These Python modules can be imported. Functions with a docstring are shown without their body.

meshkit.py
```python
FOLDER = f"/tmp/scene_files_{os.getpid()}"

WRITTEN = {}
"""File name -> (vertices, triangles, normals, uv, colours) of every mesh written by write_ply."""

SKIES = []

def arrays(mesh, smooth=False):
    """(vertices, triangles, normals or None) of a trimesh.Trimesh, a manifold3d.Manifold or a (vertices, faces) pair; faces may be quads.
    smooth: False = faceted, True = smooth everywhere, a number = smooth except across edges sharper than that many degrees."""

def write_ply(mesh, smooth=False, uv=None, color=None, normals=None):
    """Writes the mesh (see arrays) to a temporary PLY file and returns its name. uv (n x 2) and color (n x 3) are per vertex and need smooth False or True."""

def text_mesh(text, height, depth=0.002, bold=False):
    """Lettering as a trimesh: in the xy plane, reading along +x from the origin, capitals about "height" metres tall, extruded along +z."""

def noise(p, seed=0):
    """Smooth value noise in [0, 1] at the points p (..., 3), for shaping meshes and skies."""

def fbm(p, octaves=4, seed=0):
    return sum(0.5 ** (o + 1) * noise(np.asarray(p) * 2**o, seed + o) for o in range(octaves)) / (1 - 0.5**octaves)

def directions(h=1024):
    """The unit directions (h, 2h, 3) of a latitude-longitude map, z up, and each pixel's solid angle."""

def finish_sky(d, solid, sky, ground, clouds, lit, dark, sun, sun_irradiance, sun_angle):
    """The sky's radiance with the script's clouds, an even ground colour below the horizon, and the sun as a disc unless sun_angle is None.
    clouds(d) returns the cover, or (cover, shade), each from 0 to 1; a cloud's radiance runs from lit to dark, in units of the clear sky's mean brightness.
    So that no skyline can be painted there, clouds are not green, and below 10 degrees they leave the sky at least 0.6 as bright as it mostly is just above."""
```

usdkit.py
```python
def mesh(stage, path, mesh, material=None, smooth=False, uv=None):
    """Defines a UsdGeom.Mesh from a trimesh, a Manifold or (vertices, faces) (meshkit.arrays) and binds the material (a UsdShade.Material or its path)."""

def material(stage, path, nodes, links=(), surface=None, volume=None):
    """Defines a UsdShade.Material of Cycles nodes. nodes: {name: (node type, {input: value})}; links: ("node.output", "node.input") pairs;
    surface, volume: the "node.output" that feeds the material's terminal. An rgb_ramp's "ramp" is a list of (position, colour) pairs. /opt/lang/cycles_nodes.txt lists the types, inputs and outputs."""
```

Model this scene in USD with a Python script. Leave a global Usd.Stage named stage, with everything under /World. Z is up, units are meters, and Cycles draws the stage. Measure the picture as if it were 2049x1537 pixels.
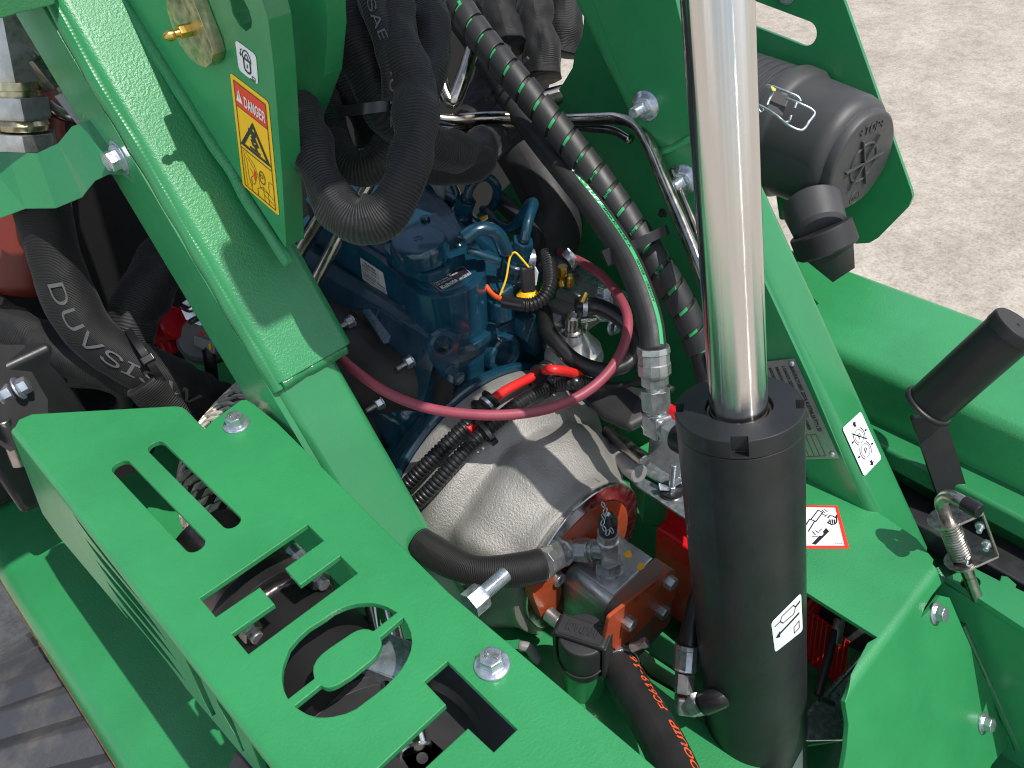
import math, numpy as np, trimesh, usdkit, meshkit
from pxr import Usd, UsdGeom, UsdLux, UsdShade, Gf, Sdf
from shapely.geometry import Polygon, LineString, Point, box as sbox
from shapely.ops import unary_union
stage = Usd.Stage.CreateInMemory()
UsdGeom.Xform.Define(stage, '/World'); UsdGeom.Scope.Define(stage, '/World/Looks')
rng = np.random.default_rng(7)
# ------------------------------------------------------------------ camera, sky, sun
F = 1654.0; C = np.array([1024.5, 768.5]); O = np.array([0, 0, 1.75])
nz = lambda a: np.asarray(a, float) / np.linalg.norm(a)
def camray(u, v): return np.array([(u - C[0]) / F, -(v - C[1]) / F, -1.0])
_bx = nz(camray(3336, -828)); _by = camray(-1000, -450); _by = nz(_by - _bx * (_by @ _bx))
R = np.stack([_bx, _by, np.cross(_bx, _by)])
cam = UsdGeom.Camera.Define(stage, '/World/camera')
m = Gf.Matrix4d(1.0)
for i in range(3): m.SetRow(i, Gf.Vec4d(*R[:, i], 0))
m.SetRow(3, Gf.Vec4d(*O, 1))
cam.AddTransformOp().Set(m)
cam.CreateHorizontalApertureAttr(36.0); cam.CreateVerticalApertureAttr(27.0); cam.CreateFocalLengthAttr(36.0 * F / 2049)
cam.CreateClippingRangeAttr(Gf.Vec2f(0.02, 2000)); cam.CreateFStopAttr(0.0)
EXPOSURE = 0.2
cam.CreateExposureAttr(EXPOSURE)
SUN = nz([0.11, -0.45, 0.885])
sky = usdkit.material(stage, '/World/Looks/sky', {
    'co': ('texture_coordinate', {}),
    's': ('sky_texture', {'sky_type': 'single_scattering', 'sun_disc': False, 'sun_elevation': math.asin(SUN[2]), 'sun_rotation': math.atan2(SUN[0], SUN[1]), 'aerosol_density': 1.2}),
    'n': ('noise_texture', {'scale': 2.6, 'detail': 6, 'roughness': .55}),
    'r': ('rgb_ramp', {'ramp': [(0.46, (0, 0, 0)), (0.66, (1, 1, 1))]}),
    'm': ('mix_color', {'b': (9.5, 9.6, 9.8), 'use_clamp': False}),
    'b': ('background_shader', {'strength': 0.12})},
    [('co.generated', 'n.vector'), ('n.fac', 'r.fac'), ('r.color', 'm.fac'), ('s.color', 'm.a'), ('m.result', 'b.color')], surface='b.background')
dome = UsdLux.DomeLight.Define(stage, '/World/sky'); UsdShade.MaterialBindingAPI.Apply(dome.GetPrim()).Bind(sky)
dome.GetPrim().SetCustomDataByKey('kind', 'structure')
sun = UsdLux.DistantLight.Define(stage, '/World/sun'); sun.CreateIntensityAttr(1.05); sun.CreateAngleAttr(0.55); sun.CreateNormalizeAttr(True)
sun.CreateColorAttr(Gf.Vec3f(1.0, 0.955, 0.89))
_z = SUN; _x = nz(np.cross([0, 1, 0], _z)); _y = np.cross(_z, _x); m = Gf.Matrix4d(1.0)
for i, a in enumerate((_x, _y, _z)): m.SetRow(i, Gf.Vec4d(*a, 0))
sun.AddTransformOp().Set(m)
# ------------------------------------------------------------------ points from directions of sight, at real depths
X, Y, Z = np.eye(3)
def P(u, v, d): return O + R @ (camray(u, v) * d)
def on(u, v, p, n):
    r = R @ camray(u, v); return O + r * (((np.asarray(p) - O) @ n) / (r @ n))
Xp = lambda u, v, x: on(u, v, (x, 0, 0), X)
Yp = lambda u, v, y: on(u, v, (0, y, 0), Y)
Zp = lambda u, v, z: on(u, v, (0, 0, z), Z)
def on_cyl(u, v, p, a, r):
    d = nz(R @ camray(u, v)); p = np.asarray(p); w = O - p
    dd, ww = d - a * (d @ a), w - a * (w @ a)
    A, B, K = dd @ dd, 2 * dd @ ww, ww @ ww - r * r
    disc = B * B - 4 * A * K
    t = (-B - math.sqrt(max(disc, 0))) / (2 * A); q = O + d * t
    q0 = p + a * ((q - p) @ a); return q, nz(q - q0)
def depth(p): return -(R.T @ (np.asarray(p) - O))[2]
def px(p, n): return n * depth(p) / F          # n picture units at the depth of p, in metres
def uvof(p):
    c = R.T @ (np.asarray(p) - O); return C[0] + F * c[0] / -c[2], C[1] - F * c[1] / -c[2]
VIEW = lambda p: nz(O - np.asarray(p))
# ------------------------------------------------------------------ materials
L = {}
def mat(name, nodes, links, surface='p.BSDF'): L[name] = usdkit.material(stage, '/World/Looks/' + name, nodes, links, surface=surface)
def simple(name, col, rough=.5, metal=0., bump=0., scale=300., var=0., vscale=20., bev=.0008, coat=0., crough=.06, spec=.5, aniso=None, dist=.001, detail=3, col2=None, ramp=(.35, .65), rvar=0.):
    p = {'base_color': col, 'roughness': rough, 'metallic': metal, 'specular_ior_level': spec}
    if coat: p.update(coat_weight=coat, coat_roughness=crough)
    nodes, links = {'p': ('principled_bsdf', p), 'g': ('geometry', {})}, []
    src = None
    if bev:
        nodes['bv'] = ('bevel', {'radius': bev, 'samples': 4}); src = 'bv.bevel'
    if bump:
        nodes['n'] = ('noise_texture', {'scale': scale, 'detail': detail, 'roughness': .6})
        nodes['b'] = ('bump', {'strength': bump, 'distance': dist}); links += [('g.position', 'n.vector'), ('n.fac', 'b.height')]
        if src: links.append((src, 'b.normal'))
        src = 'b.normal'
    if src: links.append((src, 'p.normal'))
    if var or col2 is not None:
        c2 = col2 if col2 is not None else tuple(c * (1 - var) for c in col)
        nodes['v'] = ('noise_texture', {'scale': vscale, 'detail': 5, 'roughness': .6})
        nodes['r'] = ('rgb_ramp', {'ramp': [(ramp[0], c2), (ramp[1], col)]})
        links += [('g.position', 'v.vector'), ('v.fac', 'r.fac'), ('r.color', 'p.base_color')]
    if rvar:
        nodes['w'] = ('noise_texture', {'scale': vscale * 2.5, 'detail': 4})
        nodes['mr'] = ('map_range', {'from_min': .3, 'from_max': .7, 'to_min': max(.02, rough - rvar), 'to_max': rough + rvar, 'clamp': True})
        links += [('g.position', 'w.vector'), ('w.fac', 'mr.value'), ('mr.result', 'p.roughness')]
    mat(name, nodes, links)
simple('green', (.028, .245, .082), .36, coat=.3, crough=.22, bump=.38, scale=430, var=.16, vscale=9, bev=.0016, dist=.0012, rvar=.05)
simple('green_smooth', (.024, .205, .072), .30, coat=.3, crough=.18, bump=.22, scale=430, var=.12, vscale=9, bev=.0016, dist=.0008, rvar=.05)
simple('green_rough', (.028, .245, .086), .34, coat=.3, crough=.2, bump=.5, scale=420, var=.12, vscale=9, bev=.002, dist=.0013, rvar=.05)
simple('weld', (.040, .27, .105), .3, bump=.5, scale=160, dist=.002, bev=0)
simple('cutedge', (.23, .13, .04), .5, metal=.4, bump=.3, scale=200, var=.4, vscale=60)
simple('black_steel', (.017, .018, .020), .40, bump=.12, scale=500, var=.3, vscale=25, bev=.001, rvar=.08)
simple('canister', (.050, .050, .053), .48, bump=.25, scale=900, var=.2, vscale=14, bev=.001, dist=.0006, rvar=.06)
simple('black_plastic', (.024, .024, .026), .5, bump=.25, scale=900, var=.25, vscale=14, bev=.001, dist=.0006, rvar=.06)
simple('dark', (.0035, .0035, .004), .7, bev=0, var=.3, vscale=12)
simple('rubber', (.020, .020, .021), .55, bump=.35, scale=700, var=.35, vscale=30, bev=0, dist=.0006, rvar=.08)
simple('rubber_gloss', (.012, .012, .013), .33, bump=.1, scale=300, bev=0, rvar=.06)
simple('tie', (.010, .010, .011), .22, bev=.0006)
simple('alu_cap', (.62, .61, .59), .36, metal=.6, bump=.06, scale=300, var=.15, vscale=30, bev=.0008, rvar=.08)
simple('zinc', (.58, .62, .68), .27, metal=.86, bump=.06, scale=300, var=.25, vscale=60, bev=.0007, rvar=.12)
simple('zinc_dull', (.50, .52, .52), .34, metal=.85, bump=.08, scale=260, var=.3, vscale=40, bev=.0008, rvar=.12)
simple('zinc_gold', (.62, .55, .33), .3, metal=1, bump=.08, scale=200, bev=.0008, col2=(.40, .36, .26), vscale=40, rvar=.12)
simple('brass', (.70, .46, .12), .25, metal=1, bev=.0005)
simple('steel', (.50, .47, .43), .3, metal=1, bump=.06, scale=300, var=.25, vscale=50, bev=.0007, rvar=.1)
simple('steel_tube', (.55, .50, .45), .17, metal=1, bump=.05, scale=200, var=.35, vscale=30, bev=0, rvar=.1)
simple('raw_steel', (.26, .19, .15), .36, metal=.9, bump=.25, scale=220, bev=.0008, col2=(.10, .10, .12), vscale=22, rvar=.12)
simple('mill_scale', (.055, .052, .052), .5, metal=.5, bump=.3, scale=260, bev=.0008, col2=(.02, .02, .022), vscale=18)
simple('cast_alu', (.33, .32, .30), .5, metal=.4, bump=.9, scale=420, var=.25, vscale=16, bev=.001, dist=.0013, detail=4)
simple('machined', (.60, .58, .56), .24, metal=1, bump=.12, scale=90, var=.2, vscale=40, bev=.0008, rvar=.1)
simple('pump_alu', (.52, .52, .53), .34, metal=.9, bump=.15, scale=300, var=.18, vscale=20, bev=.003, rvar=.1)
simple('engine_blue', (.006, .043, .075), .20, bump=.22, scale=120, var=.18, vscale=16, bev=.003, coat=.6, dist=.0010, rvar=.06)
simple('engine_cast', (.007, .046, .078), .26, bump=.9, scale=260, var=.2, vscale=30, bev=.003, coat=.5, dist=.0016)
simple('cast_iron', (.034, .029, .026), .6, bump=.5, scale=300, bev=.003, col2=(.018, .016, .016), vscale=18, dist=.0012)
simple('primer_red', (.42, .065, .020), .42, bump=.35, scale=240, bev=.0015, col2=(.24, .055, .024), vscale=26, dist=.001)
simple('primer_worn', (.15, .095, .068), .5, bump=.4, scale=260, bev=.0015, col2=(.34, .06, .024), vscale=22, ramp=(.30, .45))
simple('red_plastic', (.55, .008, .014), .3, bump=.05, scale=300, bev=.0015, rvar=.05)
simple('red_paint', (.17, .022, .013), .38, bump=.12, scale=300, bev=.002, var=.2, vscale=12)
simple('red_wire', (.62, .02, .018), .38, bev=0)
simple('orange_wire', (.75, .10, .02), .4, bev=0)
simple('pink_rubber', (.30, .058, .085), .42, bev=0, bump=.1, scale=500, var=.22, vscale=16)
simple('white', (.74, .75, .76), .35, bev=0)
simple('white_dull', (.52, .53, .55), .45, bev=0)
simple('yellow', (.90, .50, .01), .35, bev=0)
simple('yellow_dot', (.75, .40, .02), .5, bev=0)
simple('sign_red', (.72, .035, .02), .35, bev=0)
simple('ink', (.012, .011, .018), .4, bev=0)
simple('ink_brown', (.10, .045, .008), .4, bev=0)
simple('print_grey', (.085, .085, .09), .6, bev=0)
simple('print_orange', (.70, .10, .025), .5, bev=0)
simple('stripe_green', (.03, .36, .12), .45, bev=0)
simple('silver_label', (.36, .37, .35), .36, metal=.75, bev=0, bump=.05, scale=300, rvar=.08)
simple('label_line', (.16, .05, .06), .5, bev=0)
simple('grey_plastic', (.22, .22, .22), .5, bev=.0006)
simple('tyre_rubber', (.040, .042, .050), .5, bump=.35, scale=120, bev=.003, col2=(.085, .08, .075), vscale=16, ramp=(.68, .5), dist=.0015)
simple('tyre_dust', (.15, .135, .118), .8, bump=.7, scale=160, bev=0, col2=(.05, .05, .055), vscale=20, ramp=(.32, .55), dist=.002)
simple('silver_strand', (.72, .67, .58), .36, metal=.5, bump=.3, scale=700, var=.35, vscale=90, bev=0)
simple('black_strand', (.02, .018, .017), .4, bev=0, bump=.3, scale=700)
simple('grip', (.010, .010, .011), .42, bump=.2, scale=800, var=.3, vscale=30, bev=.001)
# chrome with fine drawn lines round its own axis
_ca = nz(R @ camray(1630, 3700))
mat('chrome', {'t': ('texture_coordinate', {}), 'g': ('geometry', {}), 'mp': ('mapping', {'scale': (700, 700, 2)}), 'n': ('noise_texture', {'scale': 1, 'detail': 3}),
               'mr': ('map_range', {'from_min': .3, 'from_max': .7, 'to_min': .03, 'to_max': .075, 'clamp': True}), 'ms': ('vector_math', {'math_type': 'scale', 'scale': 91713.}),
               'wn': ('white_noise_texture', {'dimensions': '3D'}), 'k1': ('math', {'math_type': 'multiply_add', 'value2': 2.2, 'value3': -1.1}), 'k2': ('math', {'math_type': 'multiply_add', 'value2': .24, 'value3': -.12}),
               'a1': ('vector_math', {'math_type': 'scale', 'vector1': tuple(_ca)}), 'a2': ('vector_math', {'math_type': 'scale', 'vector1': tuple(_ca)}),
               's1': ('vector_math', {'math_type': 'add'}), 's2': ('vector_math', {'math_type': 'add'}), 'n1': ('vector_math', {'math_type': 'normalize'}), 'n2': ('vector_math', {'math_type': 'normalize'}),
               'p': ('principled_bsdf', {'base_color': (.74, .73, .72), 'metallic': 1.0}), 'q': ('principled_bsdf', {'base_color': (.78, .77, .76), 'metallic': 1.0, 'roughness': .05}), 'mx': ('mix_closure', {'fac': .06})},
    [('t.object', 'mp.vector'), ('mp.vector', 'n.vector'), ('n.fac', 'mr.value'), ('mr.result', 'p.roughness'), ('g.position', 'ms.vector1'), ('ms.vector', 'wn.vector'), ('wn.value', 'k1.value1'), ('wn.value', 'k2.value1'),
     ('k1.value', 'a1.scale'), ('k2.value', 'a2.scale'), ('g.normal', 's1.vector1'), ('a1.vector', 's1.vector2'), ('g.normal', 's2.vector1'), ('a2.vector', 's2.vector2'), ('s1.vector', 'n1.vector1'), ('s2.vector', 'n2.vector1'),
     ('n1.vector', 'q.normal'), ('n2.vector', 'p.normal'), ('p.BSDF', 'mx.closure1'), ('q.BSDF', 'mx.closure2')], surface='mx.closure')
def sleeve(name, pitch, c1, c2, depth_=.0011):
    mat(name, {'t': ('texture_coordinate', {}), 'g': ('geometry', {}),
               'd': ('noise_texture', {'scale': 24, 'detail': 2}), 'dv': ('vector_math', {'math_type': 'multiply_add', 'vector2': (0, .011, 0)}),
               'w': ('wave_texture', {'wave_type': 'bands', 'bands_direction': 'y', 'profile': 'sine', 'scale': 6.2832 / 20 / pitch, 'distortion': 0}),
               'n': ('noise_texture', {'scale': 30, 'detail': 5}), 'f': ('noise_texture', {'scale': 1500, 'detail': 2}),
               'h': ('math', {'math_type': 'multiply_add', 'value2': .25}),
               'r': ('rgb_ramp', {'ramp': [(0.0, c2), (.75, c1)]}), 'mx': ('mix_color', {'blend_type': 'multiply', 'fac': .6}),
               'nr': ('rgb_ramp', {'ramp': [(.3, (.45, .45, .45)), (.65, (1, 1, 1))]}),
               'b': ('bump', {'strength': .5, 'distance': depth_}),
               'p': ('principled_bsdf', {'roughness': .62, 'sheen_weight': .08, 'sheen_roughness': .4, 'specular_ior_level': .35})},
        [('g.position', 'd.vector'), ('d.color', 'dv.vector1'), ('t.UV', 'dv.vector3'), ('dv.vector', 'w.vector'), ('g.position', 'n.vector'), ('g.position', 'f.vector'), ('w.fac', 'r.fac'), ('n.fac', 'nr.fac'),
         ('r.color', 'mx.a'), ('nr.color', 'mx.b'), ('mx.result', 'p.base_color'), ('f.fac', 'h.value1'), ('w.fac', 'h.value3'), ('h.value', 'b.height'), ('b.normal', 'p.normal')])
sleeve('sleeve', .0026, (.020, .020, .0212), (.006, .006, .007))
sleeve('sleeve_fine', .0017, (.013, .013, .0138), (.006, .006, .0063), .0006)
mat('concrete', {'g': ('geometry', {}), 'a': ('noise_texture', {'scale': 3.2, 'detail': 8, 'roughness': .62}), 'b': ('noise_texture', {'scale': 17, 'detail': 9, 'roughness': .74}),
                 'c': ('noise_texture', {'scale': 75, 'detail': 4, 'roughness': .7}), 'v': ('voronoi_texture', {'scale': 42, 'randomness': 1}),
                 'ra': ('rgb_ramp', {'ramp': [(.30, (.33, .295, .255)), (.5, (.40, .36, .31)), (.72, (.47, .43, .37))]}),
                 'rb': ('rgb_ramp', {'ramp': [(.34, (.62, .60, .59)), (.56, (1, 1, 1))]}), 'rc': ('rgb_ramp', {'ramp': [(.28, (.62, .6, .58)), (.5, (1, 1, 1)), (.74, (1.25, 1.23, 1.2))]}),
                 'm1': ('mix_color', {'blend_type': 'multiply', 'fac': .72}), 'm2': ('mix_color', {'blend_type': 'multiply', 'fac': .9, 'use_clamp': False}),
                 'bm': ('bump', {'strength': .5, 'distance': .006}), 'p': ('principled_bsdf', {'roughness': .85, 'specular_ior_level': .25})},
    [('g.position', 'a.vector'), ('g.position', 'b.vector'), ('g.position', 'c.vector'), ('a.fac', 'ra.fac'), ('b.fac', 'rb.fac'), ('c.fac', 'rc.fac'),
     ('ra.color', 'm1.a'), ('rb.color', 'm1.b'), ('m1.result', 'm2.a'), ('rc.color', 'm2.b'), ('m2.result', 'p.base_color'), ('b.fac', 'bm.height'), ('bm.normal', 'p.normal')])
# ------------------------------------------------------------------ things
THINGS, USED = [], {}
def number(name, used):
    k = used.get(name, 0); used[name] = k + 1
    return name if k == 0 else '%s_%03d' % (name, k)
class Part:
    def __init__(s, name, mesh, mt, kw): s.name, s.mesh, s.mt, s.kw, s.kids = name, mesh, mt, kw, []
    def sub(s, name, mesh, mt, **kw):
        p = Part(name, mesh, mt, kw); s.kids.append(p); return p
class Thing:
    def __init__(s, name, label, cat, group=None, kind=None):
        s.name, s.label, s.cat, s.group, s.kind, s.parts = name, label, cat, group, kind, []
        THINGS.append(s)
    def add(s, name, mesh, mt, **kw):
        p = Part(name, mesh, mt, kw); s.parts.append(p); return p
def single(name, mesh, mt, label, cat, group=None, kind=None, **kw):
    t = Thing(name, label, cat, group, kind); t.add(name, mesh, mt, **kw); t.single = True; return t
class UM:                                                            # mesh with uv
    def __init__(s, v, f, uv): s.v, s.f, s.uv = np.asarray(v, float), np.asarray(f, int), np.asarray(uv, float)
def verts(mesh):
    if isinstance(mesh, UM): return mesh.v
    return np.asarray(mesh.vertices)
def write(path, part, base, off=True):
    mesh, kw = part.mesh, part.kw
    if isinstance(mesh, UM):
        g = usdkit.mesh(stage, path, (mesh.v - base, mesh.f), L[part.mt], smooth=True, uv=mesh.uv)
    else:
        g = usdkit.mesh(stage, path, (np.asarray(mesh.vertices) - base, np.asarray(mesh.faces)), L[part.mt], smooth=kw.get('smooth', 32))
    for k in ('label', 'kind'):
        if kw.get(k): g.GetPrim().SetCustomDataByKey(k, kw[k])
    used = {}
    for c in part.kids: write(path + '/' + number(c.name, used), c, base)
    return g
def finish():
    for t in THINGS:
        def walk(ps):
            for p in ps:
                yield verts(p.mesh); yield from walk(p.kids)
        allv = np.vstack(list(walk(t.parts))); lo, hi = allv.min(0), allv.max(0)
        base = np.array([(lo[0] + hi[0]) / 2, (lo[1] + hi[1]) / 2, lo[2]])
        path = '/World/' + number(t.name, USED)
        if getattr(t, 'single', False):
            g = write(path, t.parts[0], base); g.AddTranslateOp().Set(Gf.Vec3d(*base)); pr = g.GetPrim()
        else:
            x = UsdGeom.Xform.Define(stage, path); x.AddTranslateOp().Set(Gf.Vec3d(*base)); pr = x.GetPrim(); used = {}
            for p in t.parts: write(path + '/' + number(p.name, used), p, base)
        if t.kind: pr.SetCustomDataByKey('kind', t.kind)
        if t.label: pr.SetCustomDataByKey('label', t.label)
        if t.cat: pr.SetCustomDataByKey('category', t.cat)
        if t.group: pr.SetCustomDataByKey('group', t.group)
# ------------------------------------------------------------------ shapes
TM = lambda v, f: trimesh.Trimesh(np.asarray(v, float), np.asarray(f, int), process=False)
cat = lambda *ms: trimesh.util.concatenate([x for x in ms])
def tri2(poly):
    v, f = trimesh.creation.triangulate_polygon(poly, engine='earcut'); return np.asarray(v)[:, :2], np.asarray(f)
def polys(g):
    return [p for p in getattr(g, 'geoms', [g]) if p.geom_type == 'Polygon' and p.area > 1e-9]
def sheet(pieces, mp, t):
    """one solid sheet of the 2D polygons PIECES (sharing edges): mp(points, height) maps flat points to space; t its thickness"""
    V, Fc = [], []; n = 0
    for g in pieces:
        for p in polys(g):
            v, f = tri2(p); a = v[f]; cr = (a[:, 1, 0] - a[:, 0, 0]) * (a[:, 2, 1] - a[:, 0, 1]) - (a[:, 1, 1] - a[:, 0, 1]) * (a[:, 2, 0] - a[:, 0, 0])
            f = np.where(cr[:, None] > 0, f, f[:, ::-1]); V.append(v); Fc.append(f + n); n += len(v)
    V, Fc = np.vstack(V), np.vstack(Fc)
    key, inv = np.unique(np.round(V, 6), axis=0, return_inverse=True); inv = inv.ravel(); Fc = inv[Fc]; V = key
    Fc = Fc[(Fc[:, 0] != Fc[:, 1]) & (Fc[:, 1] != Fc[:, 2]) & (Fc[:, 0] != Fc[:, 2])]
    e = np.vstack([Fc[:, [0, 1]], Fc[:, [1, 2]], Fc[:, [2, 0]]]); es = {tuple(x) for x in e}
    bd = np.array([x for x in es if (x[1], x[0]) not in es]); n = len(V)
    f = [Fc, Fc[:, ::-1] + n]
    if len(bd): f += [np.stack([bd[:, 0], bd[:, 0] + n, bd[:, 1]], 1), np.stack([bd[:, 1], bd[:, 0] + n, bd[:, 1] + n], 1)]
    return TM(np.vstack([mp(V, 0.0), mp(V, -t)]), np.vstack(f))
class Pl:
    """a plane with its own axes; n looks to the viewer's side"""
    def __init__(s, p, n, e1=None):
        s.p, s.n = np.asarray(p, float), nz(n)
        a = np.asarray(e1 if e1 is not None else (X if abs(s.n[0]) < .9 else Y), float); s.e1 = nz(a - s.n * (a @ s.n)); s.e2 = np.cross(s.n, s.e1)
    def at(s, u, v): return on(u, v, s.p, s.n)
    def flat(s, q): q = np.asarray(q) - s.p; return np.array([q @ s.e1, q @ s.e2])
    def pix(s, pts): return [s.flat(s.at(*q)) if len(q) == 2 else s.flat(q) for q in pts]
    def map(s, v, h=0.0): v = np.atleast_2d(v); return s.p + v[:, :1] * s.e1 + v[:, 1:2] * s.e2 + h * s.n
def plate(pl, pts, t, holes=(), r=0., lift=0.):
    g = Polygon(pl.pix(pts)).buffer(0)
    if r: g = g.buffer(-r).buffer(2 * r, quad_segs=6).buffer(-r, quad_segs=6)
    for h in holes: g = g.difference(h if hasattr(h, 'area') else Polygon(pl.pix(h)).buffer(0))
    return sheet([g], lambda v, hh: pl.map(v, hh + lift), t)
def stad(pl, a, b, r):
    return LineString([pl.flat(a if len(a) == 3 else pl.at(*a)), pl.flat(b if len(b) == 3 else pl.at(*b))]).buffer(r, quad_segs=8)
def frame(a):
    a = nz(a); h = Z if abs(a[2]) < .9 else X; e1 = nz(np.cross(h, a)); return e1, np.cross(a, e1)
def lathe(p, axis, prof, n=40, ang=0., rfun=None):
    p = np.asarray(p, float); a = nz(axis); e1, e2 = frame(a); th = np.linspace(0, 2 * np.pi, n, endpoint=False) + ang
    prof = [(prof[0][0], 0.)] + list(prof) + [(prof[-1][0], 0.)]
    V, Fc = [], []
    for t, r in prof:
        rr = r if rfun is None else np.array([rfun(t, r, x) for x in th])
        V.append(p + a * t + (np.cos(th)[:, None] * e1 + np.sin(th)[:, None] * e2) * (np.asarray(rr).reshape(-1, 1)))
    for k in range(len(prof) - 1):
        i = np.arange(n); j = (i + 1) % n; A, B = k * n, (k + 1) * n
        Fc += [np.stack([A + i, A + j, B + j], 1), np.stack([A + i, B + j, B + i], 1)]
    mm = TM(np.vstack(V), np.vstack(Fc)); mm.merge_vertices(); mm.update_faces(mm.nondegenerate_faces()); return mm
def cyl(p0, p1, r, n=32, c=None, r1=None):
    p0, p1 = np.asarray(p0, float), np.asarray(p1, float); h = np.linalg.norm(p1 - p0); c = min(r, h) * .12 if c is None else c; r1 = r if r1 is None else r1
    return lathe(p0, p1 - p0, [(0, r - c), (c, r), (h - c, r1), (h, r1 - c)], n)
def hexn(p, axis, af, h, ang=0.):
    Rr = af / math.sqrt(3); a = lathe(p, axis, [(0, Rr), (h * .84, Rr), (h, Rr * .93)], 6, ang); return a
def bolt(p, axis, s, ang=0., flange=True, h=.62, washer=0.):
    """hex bolt head, s across flats, seated at p"""
    p = np.asarray(p, float); a = nz(axis); ms = []; t = 0.
    if washer: ms.append(lathe(p, a, [(0, washer), (s * .09, washer), (s * .1, washer * .97)], 36)); t = s * .1
    if flange: ms.append(lathe(p + a * t, a, [(0, s * .80), (s * .07, s * .82), (s * .13, s * .79), (s * .24, s * .56)], 36)); t += s * .1
    ms.append(hexn(p + a * t, a, s, s * h, ang)); t += s * h
    ms.append(lathe(p + a * (t - s * .07), a, [(0, s * .49), (s * .075, s * .46), (s * .10, s * .40)], 24))
    return cat(*ms), p + a * (t + s * .03)
def stud(p, axis, r, ln, nut=0., ang=0., pitch=.0014):
    p = np.asarray(p, float); a = nz(axis); k = max(4, int(ln / pitch)); pr = []
    for i in range(k): pr += [(ln * i / k, r * .9), (ln * (i + .5) / k, r)]
    pr += [(ln, r * .85)]
    return lathe(p, a, pr, 20)
def hullpts(pts, r=0.):
    pts = np.asarray(pts, float)
    if r: s = trimesh.creation.icosphere(2, r).vertices; pts = (pts[:, None] + s[None]).reshape(-1, 3)
    return trimesh.convex.convex_hull(pts)
def rbox(c, dims, r=.002, ax=np.eye(3)):
    d = np.asarray(dims) / 2 - r; return hullpts([np.asarray(c) + (np.array([i, j, k]) * d) @ np.asarray(ax) for i in (-1, 1) for j in (-1, 1) for k in (-1, 1)], r)
def bar(p0, p1, w_dir, w, h, r):
    """box section between p0 and p1 (centre line), width w along w_dir, rounded corners"""
    p0, p1 = np.asarray(p0, float), np.asarray(p1, float); a = nz(p1 - p0); e1 = nz(w_dir - a * (np.asarray(w_dir) @ a)); e2 = np.cross(a, e1)
    g = sbox(-w / 2 + r, -h / 2 + r, w / 2 - r, h / 2 - r).buffer(r, quad_segs=6); ln = np.linalg.norm(p1 - p0)
    return sheet([g], lambda v, hh: p1 + v[:, :1] * e1 + v[:, 1:] * e2 + a * hh, ln)
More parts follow.
